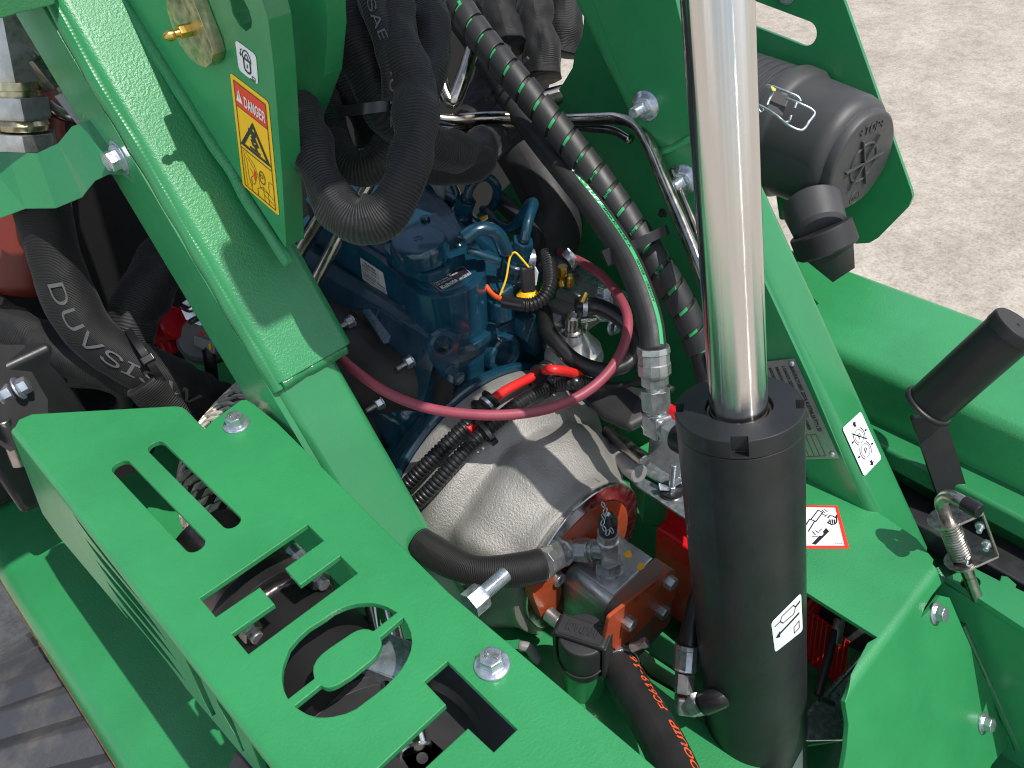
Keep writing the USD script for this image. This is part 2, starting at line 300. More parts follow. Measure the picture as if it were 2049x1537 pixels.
class Path:
    def __init__(s, pts, step=.004, up=None):
        pts = np.asarray(pts, float); q = np.vstack([2 * pts[0] - pts[1], pts, 2 * pts[-1] - pts[-2]]); out = []
        for i in range(1, len(q) - 2):
            a, b, c, d = q[i - 1:i + 3]; k = max(3, int(np.linalg.norm(c - b) / step)); t = (np.arange(k) / k)[:, None]
            ta, tb, tc, td = 0., 0., 0., 0.
            t1 = np.linalg.norm(b - a) ** .5 + 1e-9; t2 = t1 + np.linalg.norm(c - b) ** .5 + 1e-9; t3 = t2 + np.linalg.norm(d - c) ** .5 + 1e-9; tt = t1 + t * (t2 - t1)
            A1 = a * (t1 - tt) / t1 + b * tt / t1; A2 = b * (t2 - tt) / (t2 - t1) + c * (tt - t1) / (t2 - t1); A3 = c * (t3 - tt) / (t3 - t2) + d * (tt - t2) / (t3 - t2)
            B1 = A1 * (t2 - tt) / t2 + A2 * tt / t2; B2 = A2 * (t3 - tt) / (t3 - t1) + A3 * (tt - t1) / (t3 - t1)
            out.append(B1 * (t2 - tt) / (t2 - t1) + B2 * (tt - t1) / (t2 - t1))
        c = np.vstack(out + [pts[-1:]]); d = np.r_[0, np.cumsum(np.linalg.norm(np.diff(c, axis=0), axis=1))]; k = max(2, int(d[-1] / step)) + 1
        s.s = np.linspace(0, d[-1], k); s.c = np.stack([np.interp(s.s, d, c[:, j]) for j in range(3)], 1); s.len = d[-1]
        s.t = np.gradient(s.c, axis=0); s.t /= np.linalg.norm(s.t, axis=1)[:, None]
        n0 = up if up is not None else VIEW(s.c[0]); n = nz(n0 - s.t[0] * (n0 @ s.t[0])); s.n = [n]
        for t in s.t[1:]: n = nz(n - t * (n @ t)); s.n.append(n)
        s.n = np.array(s.n); s.b = np.cross(s.t, s.n)
    def at(s, x):
        x = np.asarray(x, float); g = lambda A: np.stack([np.interp(x, s.s, A[:, j]) for j in range(3)], -1)
        return g(s.c) + g(s.t) * np.clip(x - s.len, 0, None)[..., None] + g(s.t) * np.clip(x, None, 0)[..., None], g(s.t), g(s.n), g(s.b)
    def surf(s, x, phi, r):
        c, t, n, b = s.at(x); return c + (np.cos(phi)[..., None] * n + np.sin(phi)[..., None] * b) * np.asarray(r)[..., None]
    def viewphi(s, x):
        c, t, n, b = s.at(x); v = nz(O - c); return math.atan2(v @ b, v @ n)
def tube(path, r, n=28, flat=1., wob=0., seed=0, caps=True):
    S = path.s; k = len(S); th = np.linspace(0, 2 * np.pi, n + 1); rr = np.array([r(x) for x in S]) if callable(r) else np.full(k, r)
    RR = np.repeat(rr[:, None], n + 1, 1)
    if wob:
        q = np.stack([np.cos(th)[None] * 1.3 + 0 * S[:, None], np.sin(th)[None] * 1.3 + 0 * S[:, None], S[:, None] * 28 + 0 * th[None]], -1)
        RR = RR * (1 + wob * (meshkit.fbm(q + 50 + seed * 9.7, 3, seed) - .5) * 2)
    V = path.c[:, None] + (np.cos(th)[None, :, None] * path.n[:, None] + flat * np.sin(th)[None, :, None] * path.b[:, None]) * RR[..., None]
    uv = np.stack([np.repeat((th / (2 * np.pi))[None], k, 0), np.repeat(S[:, None], n + 1, 1)], -1)
    i, j = np.meshgrid(np.arange(k - 1), np.arange(n), indexing='ij'); a = (i * (n + 1) + j).ravel(); b = a + 1; c = a + n + 1; d = c + 1
    f = [np.stack([a, b, d], 1), np.stack([a, d, c], 1)]; V = V.reshape(-1, 3); uv = uv.reshape(-1, 2)
    if caps:
        for e, fl in ((0, True), (k - 1, False)):
            m0 = len(V); V = np.vstack([V, path.c[e]]); uv = np.vstack([uv, [.5, S[e]]]); q = e * (n + 1) + np.arange(n)
            f.append(np.stack([np.full(n, m0), q + 1, q], 1) if fl else np.stack([np.full(n, m0), q, q + 1], 1))
    return UM(V, np.vstack(f), uv)
def tm(um): return TM(um.v, um.f)
def pp(pts, **kw): return Path([P(*q) if len(q) == 3 and q[0] > 3 else np.asarray(q) for q in pts], **kw)
def grid(fn, us, vs):
    """surface patch from fn(u, v) -> point"""
    V = np.array([[fn(u, v) for v in vs] for u in us]); k, n = V.shape[:2]; i, j = np.meshgrid(np.arange(k - 1), np.arange(n - 1), indexing='ij'); a = (i * n + j).ravel()
    return TM(V.reshape(-1, 3), np.vstack([np.stack([a, a + n, a + n + 1], 1), np.stack([a, a + n + 1, a + 1], 1)]))
def band(c, u, v, ru, rv, w, t, a0=0., a1=2 * np.pi, n=48):
    """flat strap round an ellipse with axes u, v"""
    u = nz(u); v = nz(v); k = np.cross(u, v); th = np.linspace(a0, a1, n); V = []
    for x in th:
        for (dr, dw) in ((0, -1), (t, -1), (t, 1), (0, 1)): V.append(c + u * math.cos(x) * (ru + dr) + v * math.sin(x) * (rv + dr) + k * dw * w / 2)
    Fc = []
    for i in range(n - 1):
        for j in range(4):
            a, b = i * 4 + j, i * 4 + (j + 1) % 4; Fc += [[a, b, b + 4], [a, b + 4, a + 4]]
    Fc += [[0, 2, 1], [0, 3, 2], [4 * n - 4, 4 * n - 3, 4 * n - 2], [4 * n - 4, 4 * n - 2, 4 * n - 1]]
    return TM(V, Fc)
def tie(t, path, s, r, w=.005, rb=None, head=True, phi=None, name='cable_tie'):
    c, tg, nn, b = path.at(s); ph = path.viewphi(s) if phi is None else phi; u = math.cos(ph) * nn + math.sin(ph) * b; v = np.cross(tg, u); rb = rb or r
    ms = [band(c, u, v, r, rb, w, .0014)]
    if head: q = c + u * (r + .002) * .8 + v * rb * .62; ms.append(rbox(q, (.005, .008, w * 1.5), .0008, (u, v, tg)))
    return ms
def textmesh(s, h=1., bold=False):
    q = meshkit.text_mesh(s, 1.0, .002, bold); v = np.asarray(q.vertices); return v, np.asarray(q.faces)
def text_on(pl_fn, s, x0, x1, y0, h, bold=False, depth=.0003, lift=.0002):
    """letters laid along x0..x1 of a surface function pl_fn(x, y, lift); returns trimesh"""
    v, f = textmesh(s, bold=bold); w = v[:, 0].max(); k = (x1 - x0) / w
    top = v[:, 2] > .001
    return TM(np.array([pl_fn(x0 + a * k, y0 + b * h, lift + (depth if tp else 0)) for (a, b, _), tp in zip(v, top)]), f)
def text_line(pl, a, b, s, h, bold=False, flip=False, lift=.0003, depth=.0003):
    """letters on plane pl from picture point a to b"""
    A, B = (pl.at(*a), pl.at(*b)); xd = nz(B - A); yd = np.cross(pl.n, xd); ln = np.linalg.norm(B - A)
    return text_on(lambda x, y, l: A + xd * x + yd * y + pl.n * l, s, 0, ln, 0, h, bold, depth, lift)
class Quad:
    """a sticker: unit square (u right, v down) laid on a surface; fn(u, v) -> (point, normal)"""
    def __init__(s, fn, W, H, fine=None): s.fn, s.W, s.H, s.fine = fn, W, H, fine
    @staticmethod
    def flat(pl, tl, tr, br, bl):
        q = [pl.at(*x) for x in (tl, tr, br, bl)]
        fn = lambda u, v: (q[0] * (1 - u) * (1 - v) + q[1] * u * (1 - v) + q[2] * u * v + q[3] * (1 - u) * v, pl.n)
        return Quad(fn, np.linalg.norm(q[1] - q[0]), np.linalg.norm(q[3] - q[0]))
    def shape(s, g, lift, t=.00025):
        """shapely geometry in metres from the top left corner"""
        V = []; Fc = []; n = 0
        for p in polys(g):
            v, f = tri2(p); a = v[f]; cr = (a[:, 1, 0] - a[:, 0, 0]) * (a[:, 2, 1] - a[:, 0, 1]) - (a[:, 1, 1] - a[:, 0, 1]) * (a[:, 2, 0] - a[:, 0, 0]); f = np.where(cr[:, None] < 0, f, f[:, ::-1])
            if s.fine:
                v3, f = trimesh.remesh.subdivide_to_size(np.c_[v, np.zeros(len(v))], f, s.fine, max_iter=20); v = v3[:, :2]
            V.append(v); Fc.append(f + n); n += len(v)
        V, Fc = np.vstack(V), np.vstack(Fc); pn = [s.fn(a / s.W, b / s.H) for a, b in V]
        return TM([p + k * lift for p, k in pn], Fc)
    def rr(s, u0, v0, u1, v1, r=0.): g = sbox(u0 * s.W + r, v0 * s.H + r, u1 * s.W - r, v1 * s.H - r); return g.buffer(r) if r else g
    def pts(s, a): return [(u * s.W, v * s.H) for u, v in a]
    def poly(s, a): return Polygon(s.pts(a)).buffer(0)
    def line(s, a, w, closed=False): q = s.pts(a); return LineString(q + q[:1] if closed else q).buffer(w / 2, cap_style=2, join_style=2)
    def ell(s, u, v, ru, rv): return Polygon([((u + ru * math.cos(t)) * s.W, (v + rv * math.sin(t)) * s.H) for t in np.linspace(0, 6.2832, 28)[:-1]])
    def text(s, tx, u0, u1, vb, hv, lift, bold=False):
        return text_on(lambda x, y, l: (lambda q: q[0] + q[1] * l)(s.fn(x, vb - y * hv)), tx, u0, u1, 0, 1, bold, .0001, lift)
def prism(g, p, ea, eb, t):
    ea, eb = nz(ea), nz(eb); n = np.cross(ea, eb); return sheet([g], lambda v, h: np.asarray(p) + v[:, :1] * ea + v[:, 1:2] * eb + h * n, t)
# ================================================================== the setting
single('ground', TM([(-150, -150, 0), (150, -150, 0), (150, 150, 0), (-150, 150, 0)], [(0, 1, 2), (0, 2, 3)]), 'concrete', None, None, kind='structure')
# ================================================================== loader boom over the frame (above the picture; it shades the engine bay)
t = Thing('loader_boom', 'green loader boom arm above the engine bay, beyond the top of the picture', 'boom')
BZ = 2.10
for xa_b, xb_b in ((.44, .60),): t.add('arm', rbox(((xa_b + xb_b) / 2, .72, BZ), (xb_b - xa_b, 1.2, .16), .012), 'green')
t.add('cross_tube', cyl((.36, .30, BZ - .02), (.70, .30, BZ - .02), .04), 'green'); t.add('cross_tube', cyl((.36, 1.0, BZ - .02), (.70, 1.0, BZ - .02), .05), 'green')
# ================================================================== side cover with cut-out letters
t = Thing('side_cover', 'bright green folded steel cover with cut-out letters and two slots, over the tyre', 'cover')
ZC, XB, RB, TH = 1.194, .0480, .0062, .0055
PHM = math.pi / 2 - .143; ARC = RB * PHM
_fs = np.array([XB - RB * math.sin(PHM), 0, ZC - RB + RB * math.cos(PHM)]); _fn = np.array([-math.sin(PHM), 0, math.cos(PHM)]); _ft = np.array([-math.cos(PHM), 0, -math.sin(PHM)])
def top_s(u, v): q = Zp(u, v, ZC); return (q[0] - XB, q[1])
def fl_s(u, v): q = on(u, v, _fs, _fn); return (-ARC - (q - _fs) @ _ft, q[1])
def bent(v, h):
    s, y = v[:, 0], v[:, 1]; out = np.zeros((len(v), 3)); out[:, 1] = y; ph = np.clip(-s / RB, 0, PHM)
    out[:, 0] = XB + np.maximum(s, 0) - (RB + h) * np.sin(ph); out[:, 2] = ZC - RB + (RB + h) * np.cos(ph)
    ex = np.maximum(-s - ARC, 0)[:, None] * _ft; return out + ex
YLO = .02
yb = top_s(24, 858)[1]
topg = Polygon([(0, YLO), (0, yb), top_s(38, 840), top_s(64, 829), top_s(351, 813), top_s(365, 815), top_s(373, 821), top_s(410, 859), top_s(425, 842), top_s(482, 801), top_s(493, 800), top_s(508, 809), top_s(553, 845), top_s(897, 1186), top_s(1300, 1527), (top_s(1300, 1527)[0], YLO)]).buffer(0)
bendg = sbox(-ARC, YLO, 0, yb)
fb, fc, fd = fl_s(85, 1028), fl_s(118, 1074), fl_s(506, 1537)
flg = Polygon([(-ARC, YLO), (-ARC, yb), fb, fc, fd, (fd[0] + (fd[0] - fc[0]) / (fd[1] - fc[1]) * (YLO - fd[1]), YLO)]).buffer(0)
full = unary_union([topg.buffer(1e-7), bendg.buffer(1e-7), flg.buffer(1e-7)])
holes = []
for a, b, l, r_ in (((243, 935), (390, 1089), (219, 931), (262, 919)), ((313, 895), (463, 1043), (290, 888), (336, 884))):
    rr = (top_s(*r_)[0] - top_s(*l)[0]) / 2; holes.append(LineString([top_s(*a), top_s(*b)]).buffer(rr * .97, quad_segs=10))
H_ = [(399.5, 1197), (615.4, 1049.5), (648.6, 1081.8), (570.4, 1137.4), (599.7, 1170.6), (680.8, 1112), (716, 1147.2), (497.2, 1309.3), (463, 1268.3), (549, 1208.7), (519.6, 1175.5), (431.8, 1235)]
OA = [(576.3, 1399), (567.5, 1380.8), (563.6, 1359), (566, 1333), (579, 1298), (597, 1276), (617, 1258), (649, 1238), (668, 1224), (690, 1214), (712, 1208), (736.7, 1206), (755, 1208), (774, 1214), (794.7, 1225.5), (747, 1263), (738, 1259.5), (727, 1258.7), (714, 1262), (702.5, 1268), (661.5, 1295.6), (645, 1308), (634, 1320), (628, 1332), (626.5, 1344), (629, 1358)]
OB = [(806.7, 1235.8), (815, 1248), (822, 1265), (824.5, 1285), (822, 1302), (815, 1319.5), (804, 1338), (791, 1353.6), (772, 1373), (753.7, 1387.8), (712.7, 1418.6), (692, 1428), (668, 1434), (650, 1436), (634, 1435.6), (614.4, 1429.6), (600, 1421), (589, 1413), (641.7, 1371), (648, 1375), (656, 1376.5), (666, 1374.5), (676, 1370), (702.5, 1353.6), (743.5, 1321), (753, 1311), (760, 1299), (763.5, 1287), (760.6, 1275)]
T_ = [(895.5, 1323), (1035.6, 1459.6), (987.8, 1505.7), (936.5, 1457.8), (760, 1620), (667, 1620), (892, 1410), (848.4, 1363.9)]
for g in (H_, OA, OB, T_): holes.append(Polygon([top_s(*q) for q in g]).buffer(0))
def blade(a, b, w0, w1):
    a, b = np.array(a, float), np.array(b, float); d = b - a; n = np.array([-d[1], d[0]]) / np.linalg.norm(d); s = np.linspace(0, 1, 13)
    lft = [a + d * k + n * w0 * math.sin(math.pi * k ** .8) for k in s]; rgt = [a + d * k - n * w1 * math.sin(math.pi * k ** 1.2) for k in s[::-1][1:-1]]
    return Polygon([fl_s(*q) for q in lft + rgt]).buffer(0)
for a, b in (((145.7, 1027.6), (314.8, 1240.9)), ((168.9, 1075), (334.8, 1284.8)), ((191, 1119), (353.8, 1323)), ((211.8, 1161), (372.4, 1364.6)), ((231.3, 1201.3), (388.8, 1400.8))): holes.append(blade(a, b, 5.5, 4.0))
for g in ([(366, 1306.5), (396, 1343), (406, 1370), (417, 1394.6), (432, 1428.8), (423.6, 1434), (408, 1404), (393, 1370.7)], [(427, 1381), (454, 1415), (470, 1452.7), (488.5, 1502), (485, 1504), (470, 1470), (459.5, 1452.7), (437, 1411.7)], [(500.5, 1480), (507, 1482), (522.7, 1497), (540, 1537), (560, 1590), (536, 1590), (519, 1537)]):
    holes.append(Polygon([fl_s(*q) for q in g]).buffer(0))
nf = len(holes)
full = full.difference(unary_union(holes[:6])).difference(unary_union(holes[6:]).intersection(sbox(-9, -9, -ARC - .0012, 9)))
cuts = [-9] + list(np.linspace(-ARC, 0, 9)) + [9]
panel = t.add('panel', sheet([full.intersection(sbox(cuts[i], -9, cuts[i + 1], 9)) for i in range(len(cuts) - 1)], bent, TH), 'green')
def bolt_part(t, p, axis, s, name='bolt', mt='zinc', marks=False, **kw):
    b, tp = bolt(p, axis, s, **kw); q = t.add(name, b, mt)
    if marks:
        pl = Pl(tp, axis, e1=R[:, 0])
        g = cat(*[text_on(lambda x, y, l: pl.p + pl.e1 * (x * ca - y * sa) + pl.e2 * (x * sa + y * ca) + pl.n * l, tx, -w / 2, w / 2, y0, s * .19, True, .0004) for tx, w, y0, ca, sa in (('ZY', s * .30, s * .14, -.25, -.97), ('8.8', s * .34, s * .14, .25, .97))])
        q.sub('head_marking', g, 'steel')
    return q
bolt_part(t, Zp(985, 1331, ZC), Z, .0168, marks=True, washer=0.0, ang=.3)
bolt_part(t, Zp(474, 850, ZC), Z, .0168, marks=True, ang=.1)
# ================================================================== fender and tyre
ZF = .88
xl = Zp(0, 1165, ZF)[0]; xl = (xl + Zp(250, 1537, ZF)[0]) / 2
prof = [(.42, ZF), (xl + .022, ZF)] + [(xl + .022 - .022 * math.sin(a), ZF - .022 + .022 * math.cos(a)) for a in np.linspace(0, 1.35, 9)[1:]] 
prof.append((prof[-1][0] - .002, prof[-1][1] - .012))
fg = LineString(prof).buffer(.003, cap_style=2, join_style=2)
t = Thing('fender', 'plain green fender plate with rolled edge above the tyre lugs', 'fender')
t.add('panel', prism(fg, (0, -.35, 0), X, Z, 2.6), 'green')
e0 = np.array(prof[-1])
t.add('cut_edge', cat(*[bar((e0[0] - .0028, -.35 + k * .25, e0[1] - .0004), (e0[0] - .0028, -.105 + k * .25, e0[1] - .0004), X, .0016, .012, .0006) for k in range(10)]), 'cutedge', label='bare brown laser-cut edge of the fender')
t = Thing('tyre', 'dusty black ribbed tyre under the green fender', 'tyre')
tc = np.array([-.13, .74, .38]); TR = .46
car = lathe(tc - X * .16, X, [(0, TR * .55), (.0, TR * .80), (.02, TR * .90), (.07, TR * .94), (.25, TR * .94), (.30, TR * .90), (.32, TR * .80), (.32, TR * .55)], 96)
t.add('carcass', car, 'tyre_dust')
def tread(x, a, r): return tc + np.array([x, r * math.cos(a), r * math.sin(a)])
for k in range(20):
    a0 = math.radians(20 + k * 8.5); sl = .62 / TR; RL = TR * .94
    for xa_t, xb_t in ((-.175, .175),):
        q = []
        for x, w in ((xa_t, .036), (xb_t, .030)):
            for sd in (-1, 1):
                for r_, ww in ((RL - .012, w * 1.1), (RL + .030, w)): q.append(tread(x, a0 + (x - xa_t) * sl + sd * ww / RL, r_))
        mid = [tread(x, a0 + (x - xa_t) * sl, RL + .0315) for x in np.linspace(xa_t, xb_t, 5)]
        t.add('lug', hullpts(q + mid, .0025), 'tyre_rubber')
        t.add('lug_rib', bar(tread(xa_t, a0 + .05 / RL, RL + .001), tread(xb_t, a0 + (xb_t - xa_t) * sl + .05 / RL, RL + .001), Z, .006, .006, .001), 'tyre_rubber')
# ================================================================== left loader tower
XL = .25; q0 = Xp(426, 560, XL); q1 = Xp(549, 769, XL); dL = nz(q1 - q0); dL = nz(dL * [0, 1, 1]); nT = nz(np.cross(X, dL)); nT = nT if nT[1] < 0 else -nT
def tw(al, x, h): return q0 + dL * al + X * (x - XL) + nT * h
t = Thing('loader_tower', 'green leaning loader tower beam with danger sticker, left of the engine', 'loader tower')
W2 = Xp(0, 0, XL) is None
t.add('lower_beam', bar(tw(.08, XL + .035, -.047), tw(.60, XL + .035, -.047), X, .072, .092, .010), 'green_smooth')
t.add('upper_beam', bar(tw(-.62, XL + .047, -.041), tw(.118, XL + .047, -.041), X, .093, .100, .013), 'green_rough')
t.add('side_plate', prism(sbox(-.095, -.62, -.006, .60), tw(0, XL + .002, 0), nT, dL, .008), 'green_smooth')
def weld_bead(pa, pb, r, seed, mt='weld', ripple=.0035):
    k = 40; pts = [np.asarray(pa) * (1 - s) + np.asarray(pb) * s + rng.normal(0, r * .10, 3) for s in np.linspace(0, 1, 12)]
    return tube(Path(pts, step=.0012), lambda s: r * (1 + .022 * math.sin(s / ripple * 6.28) + .06 * math.sin(s * 110 + seed)), 14)
t.add('weld_bead', weld_bead(tw(-.6, XL + .004, -.004), tw(.125, XL + .004, -.004), .0085, 1), 'green_smooth')
t.add('weld_bead', weld_bead(tw(.120, XL + .006, .001), tw(.120, XL + .085, .001), .0065, 2), 'green_smooth')
XP = .312; lp = Pl((XP, 0, 0), -X, e1=-Y)
lugpix = [(575, 522), (564, 342), (548, 137), (537, 40), (528, 10), (505, -45), (430, -95), (200, -95), (236, -5), (262, 20), (590, 525)]
slot_ = [(459, -6), (466, 28), (480, 52), (493, 63), (503, 55), (504, 40), (498, 20), (484, -8)]
t.add('lug_plate', plate(lp, lugpix, .020, [slot_], r=.003), 'green_smooth')
t.add('weld_bead', weld_bead(lp.at(250, 0) + X * -.002, lp.at(580, 527), .0065, 3), 'weld')
lp2 = Pl((XP + .078, 0, 0), -X, e1=-Y)
t.add('lug_plate', plate(lp2, [(612, 253), (648, 150), (655, 55), (650, -20), (640, -60), (520, -60), (540, 200), (585, 255)], .020, r=.006), 'green_smooth')
# retaining plate with nipple
pp_ = Pl((XP - .012, 0, 0), -X, e1=-Y)
rp = t.add('retainer_plate', plate(pp_, [(330, -40), (334, 20), (345, 55), (359, 88), (380, 117), (397, 131), (412, 136), (423, 127), (426, 110), (420, 85), (406, 51), (388, 5), (372, -40)], .0115), 'zinc_gold')
pn = pp_.at(378, 60)
rp.sub('grease_nipple', cat(hexn(pn, -X + Z * .05, .0095, .009), lathe(pn, -X, [(.009, .0032), (.013, .0028), (.0145, .0042), (.018, .0044), (.021, .0030), (.0225, .0016)], 20)), 'brass')
t.add('pin_boss', cyl(lp.at(383, 40) - X * .0005, lp.at(383, 40) + X * .03, .017), 'green_smooth')
bolt_lab = None
# danger sticker
Q = Quad.flat(Pl((XP - .0004, 0, 0), -X, e1=-Y), (460, 145), (537, 204), (559, 433), (486, 371)); w, h = Q.W, Q.H
ds = t.add('danger_sticker', Q.shape(Q.rr(0, 0, 1, 1, .06 * w), 0), 'yellow', label='yellow and red danger sticker with crush warning')
ds.sub('header_field', Q.shape(Q.poly([(.09, .045), (.91, .045), (.91, .235), (.09, .235)]), .0003), 'sign_red')
ds.sub('header_lettering', cat(Q.text('DANGER', .33, .88, .195, .085, .0006, True), Q.shape(Polygon(Q.pts([(.12, .19), (.205, .085), (.29, .19)])).difference(Q.rr(.195, .115, .215, .16)), .0006)), 'white')
ln = [Q.line(a, .0011, True) for a in ([(.085, .04), (.915, .04), (.915, .965), (.085, .965)],)] + [Q.line([(.085, .237), (.915, .237)], .001), Q.line([(.085, .60), (.915, .60)], .001)]
tri = Polygon(Q.pts([(.5, .285), (.91, .57), (.09, .57)])).difference(Polygon(Q.pts([(.5, .335), (.79, .545), (.21, .545)])))
fig = unary_union([Q.line([(.44, .41), (.52, .44)], .006), Q.line([(.36, .385), (.56, .385)], .005), Q.line([(.52, .43), (.58, .47), (.5, .49), (.56, .53)], .0035), Q.line([(.52, .44), (.43, .46), (.47, .50)], .003), Q.line([(.36, .53), (.64, .53)], .0022)])
ds.sub('warning_triangle', Q.shape(unary_union([tri, fig]), .0004), 'ink')
sk = [[(.14, .62), (.22, .70), (.23, .84), (.3, .96)], [(.2, .62), (.42, .68), (.52, .78), (.54, .86)], [(.24, .66), (.40, .72), (.46, .79)], [(.30, .74), (.38, .79), (.30, .83), (.30, .93)], [(.54, .86), (.80, .86)], [(.45, .96), (.46, .89), (.62, .83), (.9, .88)], [(.62, .83), (.64, .96)], [(.74, .85), (.76, .96)], [(.46, .89), (.46, .96)], [(.62, .9), (.9, .93)], [(.78, .79), (.8, .73), (.9, .73)], [(.78, .79), (.79, .84)], [(.14, .66), (.17, .95)], [(.26, .86), (.37, .88), (.41, .85), (.40, .82)]]
ds.sub('machine_sketch', Q.shape(unary_union(ln + [Q.line(a, .0006) for a in sk] + [Q.ell(.62, .745, .085, .062).difference(Q.ell(.62, .745, .065, .050)), Q.ell(.61, .735, .045, .018).difference(Q.ell(.61, .735, .028, .011))]), .0004), 'ink_brown')
ds.sub('arm_mark', Q.shape(Q.poly([(.40, .73), (.46, .745), (.44, .83), (.385, .82)]), .0005), 'sign_red')
Q = Quad.flat(Pl((XP - .0004, 0, 0), -X, e1=-Y), (470, 79), (512, 110), (517, 171), (478, 140))
ls = t.add('lock_sticker', Q.shape(Q.rr(0, 0, 1, 1, .14 * Q.W), 0), 'white', label='small white padlock sticker')
body = Polygon(Q.pts([(.36, .42), (.66, .42), (.66, .72), (.62, .79), (.51, .82), (.40, .79), (.36, .72)]))
ar = [((.51 + .15 * math.cos(a)), (.42 + .24 * math.sin(a))) for a in np.linspace(-math.pi, 0.1, 14)]
ls.sub('padlock_symbol', Q.shape(unary_union([body.buffer(.0012).difference(body.buffer(-.0006)), Q.line(ar, .0045).difference(Q.line(ar, .0022)), Q.line([(.51, .56), (.51, .68)], .0016), Q.line([(.22, .38), (.24, .2), (.33, .14)], .0008), Q.line([(.17, .32), (.22, .4), (.28, .32)], .0008), Q.line([(.72, .84), (.88, .84), (.88, .93), (.72, .93)], .0007, True), Q.line([(.6, .97), (.88, .97)], .0007)]), .0004), 'ink')
# cross plate above
cp = [P(-160, 92, .735), P(0, 37, .725), P(55, 23, .725), P(98, 12, .728), P(110, 4, .73), P(112, -30, .72), P(90, -160, .68), P(-160, -160, .66)]
cn = nz(np.cross(cp[3] - cp[1], cp[7] - cp[1])); cn = cn if cn @ VIEW(cp[1]) > 0 else -cn
t.add('top_plate', rbox((-.10, .70, 1.73), (.42, .21, .012), .003), 'green'); t.add('cross_plate', plate(Pl(cp[1], cn), cp, .010), 'green_rough')
# stud at the foot
ps = Yp(930, 1205, Xp(930, 1170, XL + .07)[1]); ps = P(946, 1206, .70); ax = nz(X + Z * .02)
t.add('foot_nut', hexn(ps - ax * .004, ax, .021, .016, .5), 'zinc'); t.add('foot_stud', stud(ps, ax, .0068, .040), 'zinc')
# ================================================================== hose strap
t = Thing('hose_strap', 'green bent strap with one zinc bolt, holding the hose to the tower', 'bracket')
TT = [(-40, 306, 0.864), (15, 304, 0.853), (73, 307, 0.845), (116, 287, 0.830), (143, 254, 0.818), (170, 243, 0.809), (201, 234, 0.807), (239, 260, 0.804), (268, 302, 0.807), (284, 350, 0.809)]
BB = [(-40, 452, 0.864), (51, 418, 0.853), (112, 417, 0.845), (165, 395, 0.830), (176, 380, 0.823), (191, 362, 0.815), (218, 349, 0.807), (246, 350, 0.804), (266, 366, 0.807), (283, 372, 0.809)]
a = np.array([P(*q) for q in TT]); b = np.array([P(*q) for q in BB]); vn = nz(VIEW(a[4])); k = len(a)
V = np.vstack([a, b, a - vn * .006, b - vn * .006]); Fc = []
for i in range(k - 1):
    Fc += [[i, k + i, k + i + 1], [i, k + i + 1, i + 1], [2 * k + i, 3 * k + i + 1, 3 * k + i], [2 * k + i, 2 * k + i + 1, 3 * k + i + 1], [i, i + 1, 2 * k + i + 1], [i, 2 * k + i + 1, 2 * k + i], [k + i, 3 * k + i + 1, k + i + 1], [k + i, 3 * k + i, 3 * k + i + 1]]
Fc += [[k - 1, 2 * k - 1, 4 * k - 1], [k - 1, 4 * k - 1, 3 * k - 1]]
t.add('strap', TM(V, Fc), 'green_smooth', smooth=5)
bp = P(243, 314, .800); t.add('washer', lathe(bp, -X, [(0, .0170), (.0025, .0170)], 32), 'zinc'); bolt_part(t, bp - X * .0025, nz(-X - .15 * Y), .0180, flange=False, washer=.0130, ang=.2)
# ================================================================== things seen through the cut-outs
t = Thing('drive_coupling', 'bolted brown steel coupling seen through the letter H', 'coupling')
cc = np.array([.128, .50, 1.098])
t.add('front_tube', lathe(cc + Y * .02, Y, [(0, .050), (.05, .050), (.11, .046)], 48), 'raw_steel', label='heat-tinted brown steel tube')
t.add('flange', lathe(cc - Y * .0, Y, [(0, .062), (.012, .062), (.014, .060), (.024, .060)], 48), 'mill_scale')
t.add('rear_housing', lathe(cc - Y * .12, Y, [(0, .060), (.08, .058), (.118, .050)], 48), 'dark')
t.add('weld_bead', tube(Path([cc + np.array([.052 * math.cos(a), -.006, .052 * math.sin(a)]) for a in np.linspace(0, 2 * math.pi, 40)]), lambda s: .005 * (1 + .2 * math.sin(s * 900)), 10), 'raw_steel')
for u, v in ((456, 1203), (585, 1100)):
    p = Yp(u, v, cc[1] + .045); p = Yp(u, v, .53); t.add('socket_bolt', cyl(p + Y * .0, p - Y * .022, .0085, 24), 'zinc')
for u, v in ((507, 1268), (640, 1162)):
    p = P(u, v, .705 if u < 550 else .74); t.add('washer', lathe(p + Y * .014, -Y, [(0, .0135), (.003, .0135)], 28), 'steel'); t.add('nut', hexn(p + Y * .011, nz(-Y), .0175, .014, .2), 'steel'); t.add('bolt_end', cyl(p, p - Y * .008, .0058, 20), 'zinc_dull')
t = Thing('black_housing', 'matt black rounded housing seen through the letter O', 'housing')
t.add('drum', lathe((.10, .30, .982), Z, [(0, .13), (.12, .13), (.145, .122), (.152, .11), (.152, .085), (.146, .08)], 64), 'black_plastic')
t.add('cast_mark', text_line(Pl((0, 0, 1.1345), Z), (585, 1372), (606, 1345), 'AS', .008), 'print_orange')
t.add('base_plate', rbox((.14, .13, 1.085), (.17, .32, .05), .006), 'black_plastic'); t.add('side_channel', rbox((.205, .19, 1.09), (.012, .22, .05), .003), 'black_steel')
t = Thing('clevis', 'small zinc block with polished pin seen through the letter O', 'clevis')
bc = Zp(783, 1312, 1.145); t.add('block', rbox(bc - Z * .012, (.036, .042, .026), .002, (nz((.93, .37, 0)), nz((-.37, .93, 0)), Z)), 'zinc')
